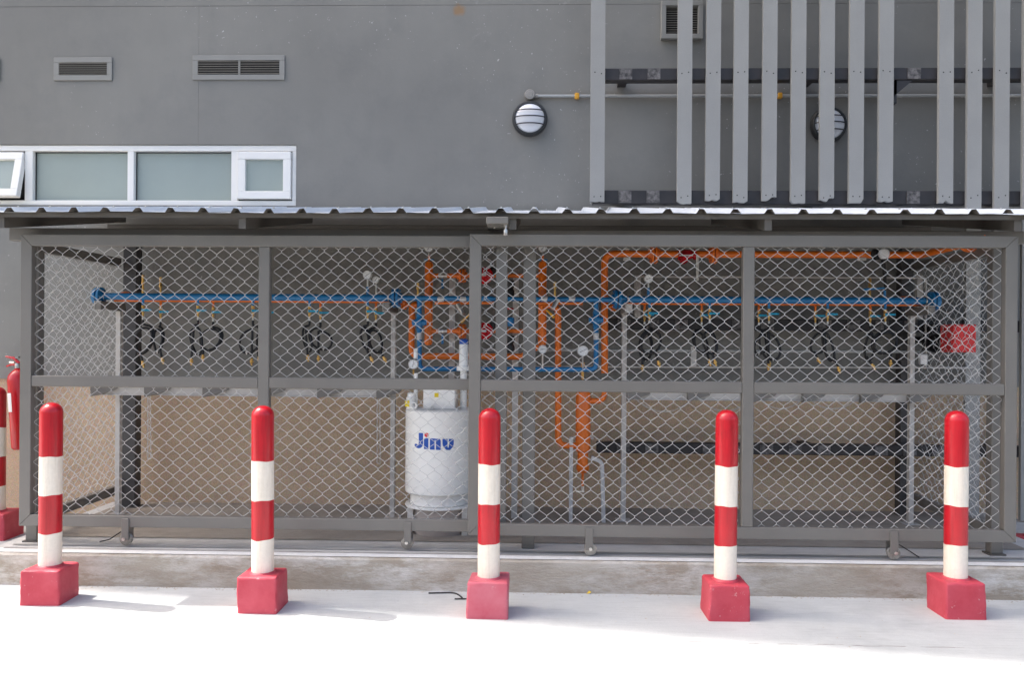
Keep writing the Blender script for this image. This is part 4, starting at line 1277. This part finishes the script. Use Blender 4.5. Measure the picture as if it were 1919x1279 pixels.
bollard(1362, 4.20, 'shaded red and white bollard before the mullion of the front gate', R(1), M['base_red'], 4)
bollard(1794, 4.285, 'shaded red and white bollard in front of the small red cabinet', R(2), M['base_red'], 5)
bollard(-4, 5.60, 'red and white bollard standing beside the fire extinguisher', R(3), M['base_red'], 6, w=.25)
bollard(0, 5.25, 'red and white bollard past the platform beside the louver slats', R(0), M['base_red'], 7, x_abs=X(1935, 5.4), w=.22)

# ------------------------------------------------------------------ small things on the ground
def on_ground(px, py): 
    q_ = G(px, py); return q_
a_ = [on_ground(803, 1114), on_ground(848, 1113), on_ground(858, 1116), on_ground(866, 1123)]
sc = MB().tube(fillet([q_ + Vector((0, 0, .005)) for q_ in a_], .03), .0042, 6)
rod = thing('iron_rod', 'thin bent black iron rod lying by the faded pink bollard base', 'rod', tuple(a_[0]))
obj('bent_rod', sc, M['black_steel'], rod)
b_ = [on_ground(852, 1125), on_ground(884, 1125)]
obj('cross_rod', MB().tube([b_[0] + Vector((0, 0, .005)), b_[1] + Vector((0, 0, .005))], .0042, 6), M['black_steel'], rod)
q = G(1103, 1113)
q.y = min(q.y, KY - .02)
lf = MB().add([q + Vector((-.012, 0, .004)), q + Vector((0, -.006, .006)), q + Vector((.014, .003, .012)), q + Vector((.002, .01, .018)), q + Vector((-.012, .0, .0055)), q + Vector((0, -.006, .0075)), q + Vector((.014, .003, .0135)), q + Vector((.002, .01, .0195))],
              [(3, 2, 1, 0), (4, 5, 6, 7), (0, 1, 5, 4), (1, 2, 6, 5), (2, 3, 7, 6), (3, 0, 4, 7)])
tag(obj('leaf', lf, M['leaf'], loc=tuple(q)), 'small curled yellow leaf at the foot of the kerb', 'leaf')
# wire hasps by two gate wheels
for pts, lab in (([(187, 1016), (205, 1012), (226, 1004)], 'short bent wire beside the gate wheel near the extinguisher end'), ([(1685, 1028), (1705, 1034), (1722, 1045)], 'short bent wire beside the gate wheel near the red cabinet')):
    w3 = [G(px, py, PZ + .012) for px, py in pts]
    for i, q_ in enumerate(w3):
        q_.y = max(q_.y, KY + .03); q_.z = PZ + .012 + (.02 if (i == 2) == (pts[0][0] < 900) and i != 1 else 0)
    tag(obj('wire_stub', MB().tube(w3, .0035, 6), M['black_steel'], loc=tuple(w3[0])), lab, 'wire', 'bent wires by the gate wheels')
# loose grit along the kerb foot and a few chips on the yard
gr = MB()
rg_ = random.Random(3)
for k in range(700):
    if k < 520:
        xx = rg_.uniform(-3.1, 3.3); yy = KY - abs(rg_.gauss(0, .018)) - .006; sz = rg_.uniform(.0015, .005)
    else:
        xx = rg_.uniform(-3.2, 3.2); yy = rg_.uniform(2.4, 4.6); sz = rg_.uniform(.001, .004)
    vs_ = [(xx + sz * rg_.uniform(.6, 1.4) * dx, yy + sz * rg_.uniform(.6, 1.4) * dy, sz * rg_.uniform(.3, .9) * dz) for dx, dy, dz in ((-1, -1, 0), (1, -1, 0), (1, 1, 0), (-1, 1, 0), (0, 0, 1))]
    gr.add(vs_, [(0, 1, 4), (1, 2, 4), (2, 3, 4), (3, 0, 4)])
tag(obj('grit', gr, M['kerb']), 'loose grit scattered along the foot of the kerb', 'grit', kind='stuff')
